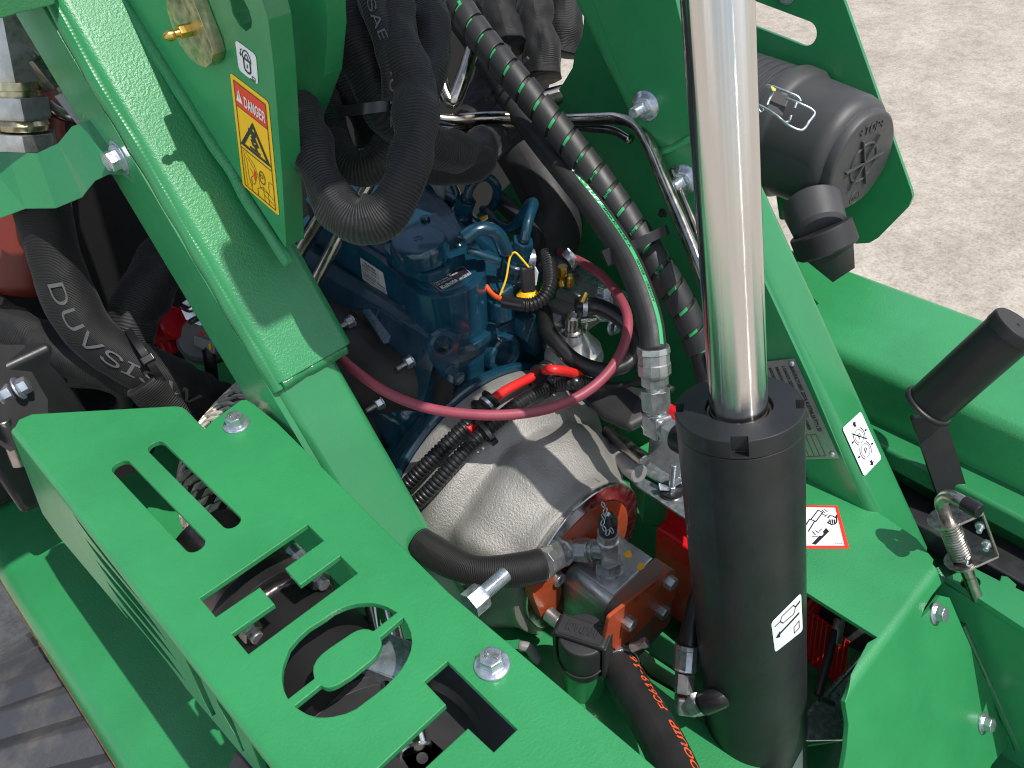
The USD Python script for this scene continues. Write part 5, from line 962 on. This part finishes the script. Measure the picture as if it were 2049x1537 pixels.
# ================================================================== sleeved hose bundle above the engine
def sleeved(pts, r, label, seed, text=None, flat=1., grp='ribbed black sleeved hoses', mt='sleeve'):
    tt = Thing('sleeved_hose', label, 'hose', grp); p_ = pp(pts); ph0 = seed * 1.7
    tt.add('sleeve', tube(p_, lambda s: r * (1 + .06 * math.sin(s * 48 + ph0) + .045 * math.sin(s * 117 + 2 * ph0)), 44, flat=flat, wob=.24, seed=seed), mt)
    if text:
        for tx, s0, s1, dp, h in text:
            tt.add('printing', text_on(lambda x, y, l: p_.surf(np.array(x), np.array(p_.viewphi(x) + dp - y / r), np.array(r * 1.07 + l)), tx, s0, s1, -h / 2, h, False, .0003, .0), 'print_grey')
    return tt
sleeved([(770, -50, .76), (790, 40, .745), (812, 120, .735), (830, 190, .73), (834, 250, .72), (822, 320, .712), (800, 385, .71), (768, 432, .712), (722, 446, .715), (684, 425, .72), (655, 380, .725), (632, 325, .73), (612, 270, .74), (598, 220, .76)], .0190, 'front ribbed sleeve looping low over the blue engine', 1, [('LUOEI', .60, .70, .3, .020)])
sleeved([(856, -50, .80), (858, 30, .785), (862, 90, .775), (852, 160, .765), (838, 205, .765), (820, 250, .78)], .0180, 'wide folded sleeve entering the tie from the top right', 2, flat=1.05)
sleeved([(690, -50, .79), (705, 30, .78), (722, 100, .775), (745, 165, .775), (772, 215, .78), (800, 250, .80)], .0225, 'broad sleeve directly right of the green lug plates', 3)
sleeved([(632, 120, .86), (648, 190, .85), (660, 250, .84), (678, 305, .835), (712, 338, .83), (752, 330, .83), (782, 290, .835), (795, 240, .84)], .0180, 'inner U-bent sleeve half hidden behind the front loop', 4)
sleeved([(770, 190, .88), (800, 235, .85), (838, 275, .84), (880, 300, .86), (925, 305, .90), (968, 290, .98), (1002, 258, 1.06), (1018, 200, 1.10)], .0215, 'thick sleeve bending under the striped hose at the right', 5)
sleeved([(905, 330, 1.02), (930, 270, 1.05), (958, 215, 1.08), (982, 160, 1.10), (990, 110, 1.12)], .0225, 'short upright sleeve crossed by the bright scuff mark', 6)
sleeved([(650, 60, .87), (670, 130, .86), (705, 190, .86), (730, 240, .87), (745, 290, .88)], .0160, 'dim narrow sleeve at the left rim of the bundle', 7)
sleeved([(800, 270, .88), (835, 318, .88), (880, 338, .885), (925, 335, .90), (965, 320, .92)], .0185, 'lowest grey sleeve sagging onto the injector pipes', 8, mt='sleeve_fine')
sleeved([(738, -40, .745), (752, 25, .735), (778, 95, .735), (790, 150, .735), (792, 205, .74)], .0125, 'thin flattened sleeve with white printing in the bundle', 9, [('SAE 100 R2', .03, .14, .1, .007)])
for i, (pts, lab) in enumerate((([(985, -50, 1.16), (1000, 30, 1.14), (1020, 95, 1.12)], 'leftmost of three hanging sleeves at the top right'), ([(1065, -50, 1.16), (1070, 40, 1.14), (1084, 110, 1.13), (1086, 158, 1.13)], 'longest of three hanging sleeves at the top right'), ([(1128, -50, 1.2), (1132, 40, 1.18), (1120, 110, 1.19)], 'rightmost of three hanging sleeves at the top right'))):
    sleeved(pts, (.0250 + .001 * i), lab, 10 + i, mt='sleeve_fine')
tt = Thing('cable_tie', 'long glossy black tie binding the sleeved hose bundle', 'cable tie', 'black cable ties')
c_ = P(772, 212, .80); ax1 = nz(P(870, 200, .80) - P(680, 224, .80)); kk = VIEW(c_); kk = nz(kk - ax1 * (kk @ ax1)); tt.add('strap', band(c_, ax1, kk, .049, .072, .0095, .0016, n=64), 'tie'); tt.add('tie_head', rbox(c_ + ax1 * .047 + kk * .026, (.012, .010, .0165), .0015, (ax1, kk, np.cross(ax1, kk))), 'tie')
# ================================================================== steel hydraulic pipes
def pipe(pts, r, label, mt='steel_tube', name='hydraulic_pipe', step=.003):
    return single(name, tube(pp(pts, step=step), r, 32), mt, label, 'pipe', 'steel hydraulic pipes')
pipe([(540, 610, 1.04), (605, 492, 1.02), (660, 405, 1.0), (715, 318, .98), (770, 230, .97)], .0095, 'left of the two steep steel pipes between tower and engine')
pipe([(560, 690, 1.04), (622, 580, 1.02), (684, 462, 1.0), (748, 350, .98), (800, 255, .97)], .0080, 'right of the two steep steel pipes beside the white label')
pipe([(790, 200, .98), (850, 232, .97), (900, 240, .975), (960, 236, .99), (1040, 234, 1.0), (1120, 240, 1.0), (1190, 238, .97), (1240, 238, .94), (1275, 252, .92), (1297, 285, .905), (1330, 365, .885), (1372, 465, .865), (1410, 560, .85), (1440, 640, .84)], .0074, 'copper-tinted pipe bending down behind the chrome rod')
pipe([(800, 250, 1.0), (880, 262, .995), (960, 252, 1.01), (1100, 250, 1.02), (1180, 256, .99), (1230, 262, .965), (1262, 280, .95)], .0055, 'slim pipe running just below the copper-tinted pipe')
pipe([(1040, 215, 1.10), (1120, 190, 1.12), (1190, 175, 1.13), (1300, 150, 1.15)], .0125, 'thick dull pipe crossing level behind the spiral hose')
pipe([(858, 20, .98), (868, 90, .98), (880, 150, .98), (893, 190, .98), (903, 205, .98), (912, 192, .98), (928, 150, .98), (945, 100, .98)], .0085, 'V-bent pipe between the sleeve bundle and spiral hose')
pipe([(1398, 470, .87), (1345, 340, .90)], .004, 'thin rod-like pipe beside the copper-tinted pipe')
# ================================================================== intake hose, pink tube, conduits
t = Thing('intake_hose', 'fat black moulded intake hose curving down behind the injectors', 'hose')
t.add('hose', tube(pp([(1000, 240, 1.20), (1050, 310, 1.18), (1092, 385, 1.16), (1110, 450, 1.15), (1092, 500, 1.13), (1050, 510, 1.12)]), .038, 44), 'rubber')
t.add('hose_clamp', band(P(1110, 505, 1.06), nz(R[:, 0] * .75 - R[:, 1] * .65 + R[:, 2] * .2), nz(R[:, 2] * .9 + R[:, 0] * .2), .032, .03, .013, .0014, -1.2, 1.4), 'zinc'); t.add('clamp_screw', cat(cyl(P(1128, 575, 1.02), P(1124, 556, 1.02), .0085, 24), hexn(P(1124, 556, 1.02), nz(P(1122, 536, 1.0) - P(1124, 556, 1.02)), .016, .012)), 'brass')
t = Thing('breather_hose', 'thin black hose with small silver spring clamp beside the injector', 'hose')
t.add('hose', tube(pp([(1000, 400, 1.12), (1040, 440, 1.08), (1075, 490, 1.04), (1062, 518, 1.02), (1040, 530, 1.01)]), .0120, 28), 'rubber'); t.add('spring_clamp', band(P(1058, 520, 1.0), R[:, 1], nz(R[:, 2] + R[:, 0] * .3), .0125, .0125, .010, .0012), 'zinc')
single('pink_tube', tube(pp([(600, 650, .97), (655, 690, .935), (705, 737, .905), (770, 783, .882), (850, 815, .868), (940, 829, .862), (1030, 829, .862), (1110, 814, .868), (1175, 783, .878), (1225, 735, .892), (1252, 680, .908), (1256, 635, .925), (1238, 592, .95), (1205, 552, .99), (1165, 525, 1.03), (1120, 505, 1.09)]), .0056, 28), 'pink_rubber', 'dusty pink rubber tube looping across the front of the engine', 'tube')
def conduit(pts, r, label, pitch=.0052):
    tt = Thing('corrugated_conduit', label, 'conduit', 'black corrugated conduits'); tt.add('conduit', tube(pp(pts, step=pitch / 8), lambda s: r * (1.0 if (s / pitch) % 1 < .62 else .86), 26), 'rubber_gloss', smooth=60); return tt
bc_ = lambda u, v, k=0.: tuple(list((u, v)) + [depth(on_cyl(u, v, BP, BA, .188 + k)[0])])
def bell(u, v, k=0.): return on_cyl(u, v, BP, BA, .192 + k)[0]
conduit([bell(800, 985), bell(845, 938), bell(890, 893), bell(935, 850), bell(958, 828)], .0090, 'left corrugated conduit over the bell housing')
conduit([bell(815, 1022), bell(855, 985), bell(905, 930), bell(950, 882), bell(1000, 838), bell(1050, 800), bell(1105, 774), (1150, 765, .96), (1180, 770, .985)], .0088, 'right corrugated conduit over the bell housing')
t = Thing('red_cable', 'bright red battery cable with rubber grommets over the bell housing', 'cable')
t.add('cable', tube(pp([tuple(bell(935, 862)), tuple(bell(955, 835)), tuple(bell(968, 815, .008)), tuple(bell(1010, 783, .006)), tuple(bell(1060, 757, .006)), tuple(bell(1085, 745, .010)), (1105, 740, .925), (1140, 745, .95), (1165, 757, .98), (1172, 775, .99)], step=.002), .0058, 24), 'red_wire')
for i, (u, v, u2, v2) in enumerate(((962, 820, 975, 806), (1081, 752, 1098, 738))):
    a, b = bell(u, v, .01), bell(u2, v2, .012); d_ = nz(b - a); t.add('grommet', cat(lathe(a - d_ * .004, d_, [(0, .012), (.003, .0145), (.006, .0135), (.010, .0095), (.016, .0095), (.020, .0125), (.023, .0125)], 32)), 'rubber_gloss'); t.add('p_clip', lathe(a + d_ * .008, d_, [(0, .0102), (.004, .0102)], 28), 'zinc')
for i, (u, v, lab, ra) in enumerate(((968, 862, 'small tie holding both corrugated conduits, beside the left grommet', .021), (1084, 772, 'small tie holding red cable to the corrugated conduit', .0155))):
    tt = Thing('cable_tie', lab, 'cable tie', 'black cable ties'); c = bell(u, v, .0); a = nz(P(u + 24, v + 34, 1) - P(u, v, 1)); k = nz(c - BP - BA * ((c - BP) @ BA)); a = nz(a - k * (a @ k)); tt.add('strap', band(c, a, k, ra, .0135, .0052, .0014), 'tie'); q = c + a * ra * 1.0 + k * .002; tt.add('tie_head', rbox(q, (.008, .007, .0085), .001, (a, k, np.cross(a, k))), 'tie')
# wiring at the injector
t = Thing('sensor_wiring', 'short wiring loom with orange and yellow wires and yellow sensor at the injector', 'wiring')
t.add('loom', tube(pp([(1007, 603, .965), (1030, 607, .96), (1060, 610, .955), (1085, 598, .955), (1100, 570, .96), (1100, 535, .975), (1092, 505, .995)], step=.0006), lambda s: .0078 * (1.0 if s < .026 else (1.08 if (s / .0042) % 1 < .55 else .9)), 24), 'rubber_gloss', smooth=60)
t.add('orange_wire', tube(pp([(972, 572, .99), (982, 585, .985), (993, 594, .975), (1010, 601, .967)], step=.002), .0030, 12), 'orange_wire')
t.add('yellow_wire', tube(pp([(1000, 592, .97), (1012, 560, .965), (1022, 512, .96), (1030, 505, .958), (1042, 516, .96), (1058, 535, .965)], step=.002), .0013, 10), 'yellow')
t.add('plug', hullpts([P(1047, 540, .97), P(1062, 536, .97), P(1064, 580, .985), P(1050, 582, .985)], .004), 'black_plastic'); t.add('sensor', lathe(P(1056, 590, .99), nz(Z), [(-.012, .0105), (-.006, .0135), (0, .0135), (.004, .010), (.006, .008)], 28), 'yellow'); t.add('plug_pin', hullpts([P(1071, 535, .98), P(1076, 545, .98), P(1072, 570, .985)], .001), 'white_dull')
t.add('terminal', cat(hexn(P(1126, 550, 1.0), Z, .012, .012), lathe(P(1140, 570, 1.0), Z, [(0, .006), (.012, .006), (.014, .004)], 16)), 'brass')
# starter cover and shaft right of the bell
t = Thing('rubber_boot', 'dark grey moulded boot and shaft beside the zinc elbow', 'boot')
t.add('boot', hullpts([P(1185, 800, 1.02), P(1215, 775, 1.03), P(1285, 790, 1.0), P(1288, 835, .985), P(1260, 850, .98), P(1215, 830, 1.0)], .008), 'black_plastic'); t.add('shaft', cyl(P(1215, 860, 1.06), P(1290, 925, 1.0), .009), 'steel'); t.add('shaft', cyl(P(1220, 905, 1.05), P(1280, 950, 1.0), .012), 'grey_plastic')
t.add('lead', tube(pp([(1165, 770, 1.0), (1250, 770, .99), (1300, 758, .96), (1345, 780, .93)], step=.003), .004, 12), 'rubber'); t.add('red_boot', hullpts([P(1335, 815, .93), P(1360, 830, .92), P(1360, 860, .92), P(1332, 845, .93)], .006), 'red_plastic')
t.add('bracket_bolt', bolt(P(815, 918, 1.0), nz(-X - Y * .2 + Z * .3), .0165)[0], 'zinc_dull')
# ================================================================== breather cap, suction hose, feed hose
t = Thing('filler_breather', 'matt black ribbed breather cap on its green filler pipe below the pump', 'cap')
hz = .985; hc = Zp(1166, 1268, hz); hr = px(hc, 50)
t.add('cap_skirt', lathe(hc - Z * .055, Z, [(0, hr * .93), (.016, hr * .95), (.0165, hr * 1.0), (.050, hr * 1.02), (.0535, hr * .98), (.055, hr * .92)], 56), 'black_plastic', smooth=45)
g1_ = nz(Zp(1225, 1290, hz) - Zp(1110, 1252, hz)); g2 = np.cross(Z, g1_)
t.add('grip_bar', rbox(hc + Z * .003, (hr * 2.16, hr * 1.04, .008), .0035, (g1_, g2, Z)), 'black_plastic')
for sg in (-1, 1): t.add('grip_wing', rbox(hc + g1_ * sg * hr * 1.04 - Z * .024, (.005, hr * 1.0, .056), .002, (g1_, g2, Z)), 'black_plastic')
lo2 = hc + Z * .0072; rrm = sbox(-hr * .80, -hr * .30, hr * .80, hr * .30).buffer(.004)
cp_ = lambda v, h: lo2 + v[:, :1] * -g1_ + v[:, 1:] * -g2 + h * Z
t.add('cap_rim', sheet([rrm.difference(rrm.buffer(-.0012))], lambda v, h: cp_(v, h + .0004), .0006), 'black_plastic')
t.add('cap_lettering', text_on(lambda x, y, l: lo2 - g1_ * x - g2 * y + Z * l, '(HYDAC)', -hr * .68, hr * .68, -hr * .17, hr * .36, True, .0006, .0), 'black_plastic')
t.add('skirt_rib', tube(Path([hc - Z * (.036 + .006 * math.cos(a * 1.2)) + hr * 1.03 * (-g2 * math.cos(a) + g1_ * math.sin(a)) for a in np.linspace(-1.1, 1.1, 24)], step=.002), .0013, 8), 'black_plastic')
t.add('filler_pipe', cyl(hc - Z * .055, hc - Z * .26, hr * .88, 48), 'green_smooth')
t = Thing('suction_hose', 'thick black suction hose printed with orange lettering', 'hose')
uh = pp([(1215, 1270, .95), (1240, 1335, .90), (1270, 1390, .86), (1303, 1445, .82), (1335, 1505, .78), (1362, 1570, .74), (1380, 1640, .70)]); ur = .0215
t.add('hose', tube(uh, ur, 44), 'rubber'); t.add('hose_clamp', band(uh.at(.05)[0], uh.at(.05)[2], uh.at(.05)[3], ur * 1.01, ur * 1.01, .009, .0012), 'zinc'); t.add('clamp_screw', cat(cyl(P(1262, 1297, .885), P(1285, 1288, .88), .005, 20), hexn(P(1285, 1288, .88), nz(P(1285, 1288, .88) - P(1262, 1297, .885)), .011, .006)), 'zinc_dull')
usg = 1 if (R.T @ (uh.surf(np.array(.1), np.array(uh.viewphi(.1) + .5), np.array(ur)) - uh.at(.1)[0]))[0] > 0 else -1
ut = lambda tx, s0, s1, h: text_on(lambda x, y, l: uh.surf(np.array(s1 + s0 - x), np.array(uh.viewphi(s1 + s0 - x) + usg * .95 - usg * y / ur), np.array(ur * 1.006 + l)), tx, s0, s1, -h / 2, h, True, .0002, .0)
t.add('printing', ut('FC619-16', .062, .150, .0085), 'print_orange'); t.add('printing', ut('AEROQUIP', .165, .27, .0085), 'print_orange')
t = Thing('feed_hose', 'small black hose with crimped zinc end and elbow left of the cylinder foot', 'hose')
fh = pp([(1432, 1105, .88), (1412, 1160, .87), (1395, 1215, .865), (1383, 1265, .86), (1376, 1295, .858)])
t.add('hose', tube(fh, .0115, 28), 'rubber_gloss'); a, b = P(1375, 1290, .857), P(1371, 1340, .856); d_ = nz(b - a)
t.add('ferrule', lathe(a, d_, [(0, .0122), (.004, .0128), (.005, .0122), (.024, .0122), (.0255, .0128), (.027, .0105)], 12), 'zinc_dull', smooth=10); t.add('nut', hexn(a + d_ * .029, d_, .0175, .020, .2), 'zinc_dull')
t.add('elbow', rbox(P(1372, 1410, .86), (.020, .018, .022), .003, (nz(R[:, 0] + R[:, 2] * .3), R[:, 1], R[:, 2])), 'zinc_dull'); t.add('elbow_nut', hexn(P(1388, 1412, .85), nz(P(1425, 1400, .83) - P(1388, 1412, .85)), .021, .014), 'zinc_dull'); t.add('hose', tube(pp([(1408, 1408, .84), (1440, 1395, .83), (1470, 1380, .84)]), .012, 24), 'rubber_gloss')
t.add('tab_ring', tube(pp([(1038, 1292, .95), (1058, 1296, .95), (1072, 1316, .95), (1080, 1322, .95)]), .006, 12), 'grey_plastic')
# ================================================================== top left hydraulics
t = Thing('swivel_fitting', 'big zinc hexagon hose fitting at the top left edge', 'fitting')
a, b = P(6, 40, .875), P(84, 440, .965); d_ = nz(b - a); r_ = lambda p, n: px(p, n)
A_ = lambda v: a + (b - a) * ((v - 40) / 400.)
def seg(v0, v1, *rs): 
    h = np.linalg.norm(A_(v1) - A_(v0)); return lathe(A_(v0), d_, [(h * f, r) for f, r in rs], 40)
def hseg(v0, v1, af, ang): return hexn(A_(v0), d_, af, np.linalg.norm(A_(v1) - A_(v0)), ang)
t.add('hex_body', hseg(15, 152, .060, .25), 'zinc_dull'); t.add('ring', seg(150, 182, (0, .0270), (.6, .0270), (.65, .0235), (1, .0235)), 'zinc_gold')
t.add('hex_nut', hseg(182, 226, .056, .2), 'zinc_dull'); t.add('collar', seg(224, 252, (0, .023), (.5, .0265), (.9, .0255), (1, .022)), 'zinc_gold'); t.add('ferrule_hex', hseg(254, 292, .057, .35), 'zinc_dull')
t.add('ferrule', lathe(A_(288), d_, [(0, .0275), (.05, .0275), (.052, .0285), (.06, .0280)], 12), 'zinc_dull', smooth=10)
t = Thing('sleeved_hose', 'fat black sleeved hose under the green strap with white outline printing', 'hose', 'ribbed black sleeved hoses')
lh = pp([(60, 330, .88), (85, 420, .90), (108, 510, .92), (138, 595, .94), (182, 668, .96), (245, 715, .98), (312, 748, 1.0), (385, 782, 1.03), (450, 815, 1.07)]); lr = .0285
t.add('sleeve', tube(lh, lambda s: lr * (1 + .03 * math.sin(s * 50) + (.05 * math.sin(s * 190) if s > .3 else 0)), 44, wob=.06, seed=21), 'sleeve_fine')
for prt in [text_on(lambda x, y, l: lh.surf(np.array(x), np.array(lh.viewphi(x) + .25 - y / lr), np.array(lr * 1.05 + l)), tx, s0, s1, -.008, .015, False, .0003, .0) for tx, s0, s1 in (('DUVSISW', .12, .33), ('RAP', .40, .47))]: t.add('printing', prt, 'print_grey')
sleeved([(-60, 620, 1.0), (20, 655, .99), (85, 690, .99), (150, 718, .99), (220, 742, 1.0), (290, 752, 1.01), (350, 775, 1.03), (420, 810, 1.07)], .0265, 'long black sleeve entering from the left edge above the green cover', 22, mt='sleeve_fine')
sleeved([(380, 420, 1.10), (345, 490, 1.06), (300, 570, 1.02), (262, 640, 1.0), (255, 700, 1.0)], .0300, 'wide ribbed sleeve hanging left of the tower beam', 23)
sleeved([(285, 760, .98), (330, 800, 1.0), (370, 830, 1.02), (420, 850, 1.05), (480, 870, 1.1)], .0230, 'dark crumpled sleeve under the hose junction', 24)
pairtie('cable_tie', 'tie gathering the sleeved hoses above the green cover corner', 293, 715, .985, 40, 60, .038, .034, .0085, (.3, .95))
t = Thing('red_cylinder', 'dull red painted cylinder behind the left hose', 'cylinder')
t.add('body', lathe(P(52, 582, 1.06), nz(P(14, 60, .95) - P(52, 582, 1.06)), [(0, .036), (.008, .050), (.02, .054), (.42, .054)], 56), 'red_paint')
t = Thing('small_fitting', 'small steel hexagon fitting with tagged thin pipe near the top left', 'fitting')
a, b = P(52, 92, .88), P(168, 238, .94); d_ = nz(b - a); ln_ = np.linalg.norm(b - a)
t.add('thread', stud(a, d_, .007, .016), 'steel'); t.add('hexagon', hexn(a + d_ * .012, d_, .026, .034, .5), 'steel'); t.add('rod', cyl(a + d_ * .04, a + d_ * ln_ * .8, .0055), 'steel'); t.add('tag', lathe(a + d_ * ln_ * .6, d_, [(0, .010), (ln_ * .5, .010)], 24), 'white_dull', label='white printed tag'); t.add('tag_text', text_line(Pl(P(135, 205, .86), VIEW(P(135, 205, .86))), (119, 186), (144, 210), 'KC-007577', .004), 'ink')
pipe([(40, 170, .97), (85, 200, .97), (120, 226, .97), (165, 240, .98), (200, 250, 1.0)], .008, 'curved dull steel pipe behind the zinc hexagon fitting')
# starter area
t = Thing('starter_motor', 'silver starter end with red terminal boot and grey plug, behind the tower beam', 'starter')
t.add('terminal_boot', cat(cyl(P(305, 655, 1.08), P(350, 645, 1.06), .022, 36), cyl(P(325, 665, 1.08), P(345, 705, 1.09), .014, 28)), 'red_plastic', label='bright red terminal boot')
t.add('housing', lathe(P(425, 640, 1.14), nz(-X + .2 * Z), [(0, .06), (.03, .058), (.035, .045)], 40), 'black_plastic'); t.add('end_bracket', plate(Pl(P(395, 620, 1.06), VIEW(P(395, 620, 1.06))), [(358, 610), (385, 592), (420, 600), (430, 640), (400, 652), (372, 640)], .006, r=.003), 'machined')
t.add('bracket_rib', tube(pp([(362, 612, 1.05), (380, 620, 1.045), (392, 612, 1.045), (405, 628, 1.045), (380, 645, 1.05)], step=.002), .004, 10), 'machined')
t.add('plug', cyl(P(408, 690, 1.10), P(400, 676, 1.07), .030, 36), 'grey_plastic'); t.add('plug_key', rbox(P(412, 690, 1.06), (.030, .014, .016), .002, (nz(R[:, 0] - .4 * R[:, 1]), R[:, 1], R[:, 2])), 'grey_plastic')
for u, v in ((397, 672), (406, 666)): t.add('plug_dot', trimesh.creation.icosphere(2, .0026).apply_translation(P(u, v, 1.058)), 'sign_red')
t.add('lead', tube(pp([(415, 692, 1.06), (420, 720, 1.06), (425, 760, 1.08)], step=.003), .008, 14), 'rubber_gloss'); t.add('yellow_wire', tube(pp([(418, 688, 1.05), (421, 700, 1.05)], step=.002), .002, 8), 'yellow')
t = Thing('valve_block', 'black steel block with zinc bolts at the left edge behind the cover', 'block')
t.add('block', rbox(P(45, 830, 1.02), (.12, .10, .20), .008), 'black_steel'); t.add('flange', plate(Pl(P(70, 800, .95), nz(VIEW(P(70, 800, .95)) + X * .5)), [(-30, 690), (50, 690), (62, 740), (96, 800), (98, 850), (30, 900), (-30, 860)], .012), 'black_plastic')
for u, v in ((36, 778), (3, 792)): bolt_part(t, P(u, v, .93), nz(X * .8 - Y * .3 + Z * .2), .017)
t.add('rod', cyl(P(5, 840, .92), P(40, 930, .95), .008), 'steel')
pipe([(110, 760, 1.0), (170, 762, 1.0), (215, 768, 1.0), (245, 785, 1.01), (248, 812, 1.03), (225, 830, 1.06)], .0095, 'thin black pipe looping above the cover edge', 'rubber')
t = Thing('black_tank', 'matt black rounded tank top beside the folded cover at the left edge', 'tank')
ty_ = (Zp(0, 1028, ZF + .005)[1] + Zp(85, 975, ZF + .005)[1]) / 2; t.add('tank', rbox((-.08, ty_ + .16, ZF + .115), (.40, .32, .22), .02), 'black_plastic'); t.add('dome', lathe(P(190, 850, 1.06), Z, [(-.05, .06), (0, .055), (.012, .04), (.016, .01)], 40), 'dark')
# inside the battery compartment
t = Thing('compartment_plate', 'zinc plate and gas strut in the battery compartment below the green cover', 'plate')
q = [P(1590, 1452, .86), P(1736, 1296, .95), P(1742, 1300, .95), P(1722, 1350, .93), P(1700, 1400, .91), P(1702, 1480, .88), P(1590, 1482, .84)]
n_ = nz(np.cross(q[1] - q[0], q[5] - q[0])); n_ = n_ if n_ @ VIEW(q[0]) > 0 else -n_
zp_ = Pl(P(1650, 1440, .89), nz((.05, -.30, .95))); t.add('plate', plate(zp_, [(1580, 1460), (1736, 1296), (1744, 1300), (1722, 1350), (1700, 1400), (1702, 1480), (1580, 1482)], .004, [Polygon([zp_.flat(zp_.at(1692 + 9 * math.cos(a), 1428 + 12 * math.sin(a))) for a in np.linspace(0, 6.28, 18)])]), 'zinc', label='zinc plate stamped with a number')
t.add('stamped_number', text_line(Pl(zp_.p + zp_.n * .0006, zp_.n), (1672, 1402), (1703, 1366), 'ZL-00495X', .006), 'zinc_dull')
t.add('upper_edge', cyl(zp_.at(1590, 1458) + zp_.n * .004, zp_.at(1740, 1296) + zp_.n * .004, .0032, 12, 0), 'zinc'); t.add('strut', cyl(P(1672, 1262, .93), P(1636, 1392, .90), .0050, 20), 'black_plastic'); t.add('strut_rod', cyl(P(1680, 1240, .935), P(1672, 1290, .925), .0062, 20), 'zinc_dull'); t.add('pin', cyl(P(1640, 1398, .85), P(1668, 1410, .85), .0035, 16), 'black_steel')
t.add('black_box', hullpts([P(1650, 1215, 1.0), P(1740, 1275, .97), P(1735, 1300, .97), P(1650, 1260, 1.0)], .006), 'black_plastic')
t.add('floor_patch', plate(Pl(P(1670, 1350, 1.02), Z), [(1560, 1300), (1640, 1280), (1720, 1340), (1690, 1480), (1560, 1500)], .004), 'green')
finish()
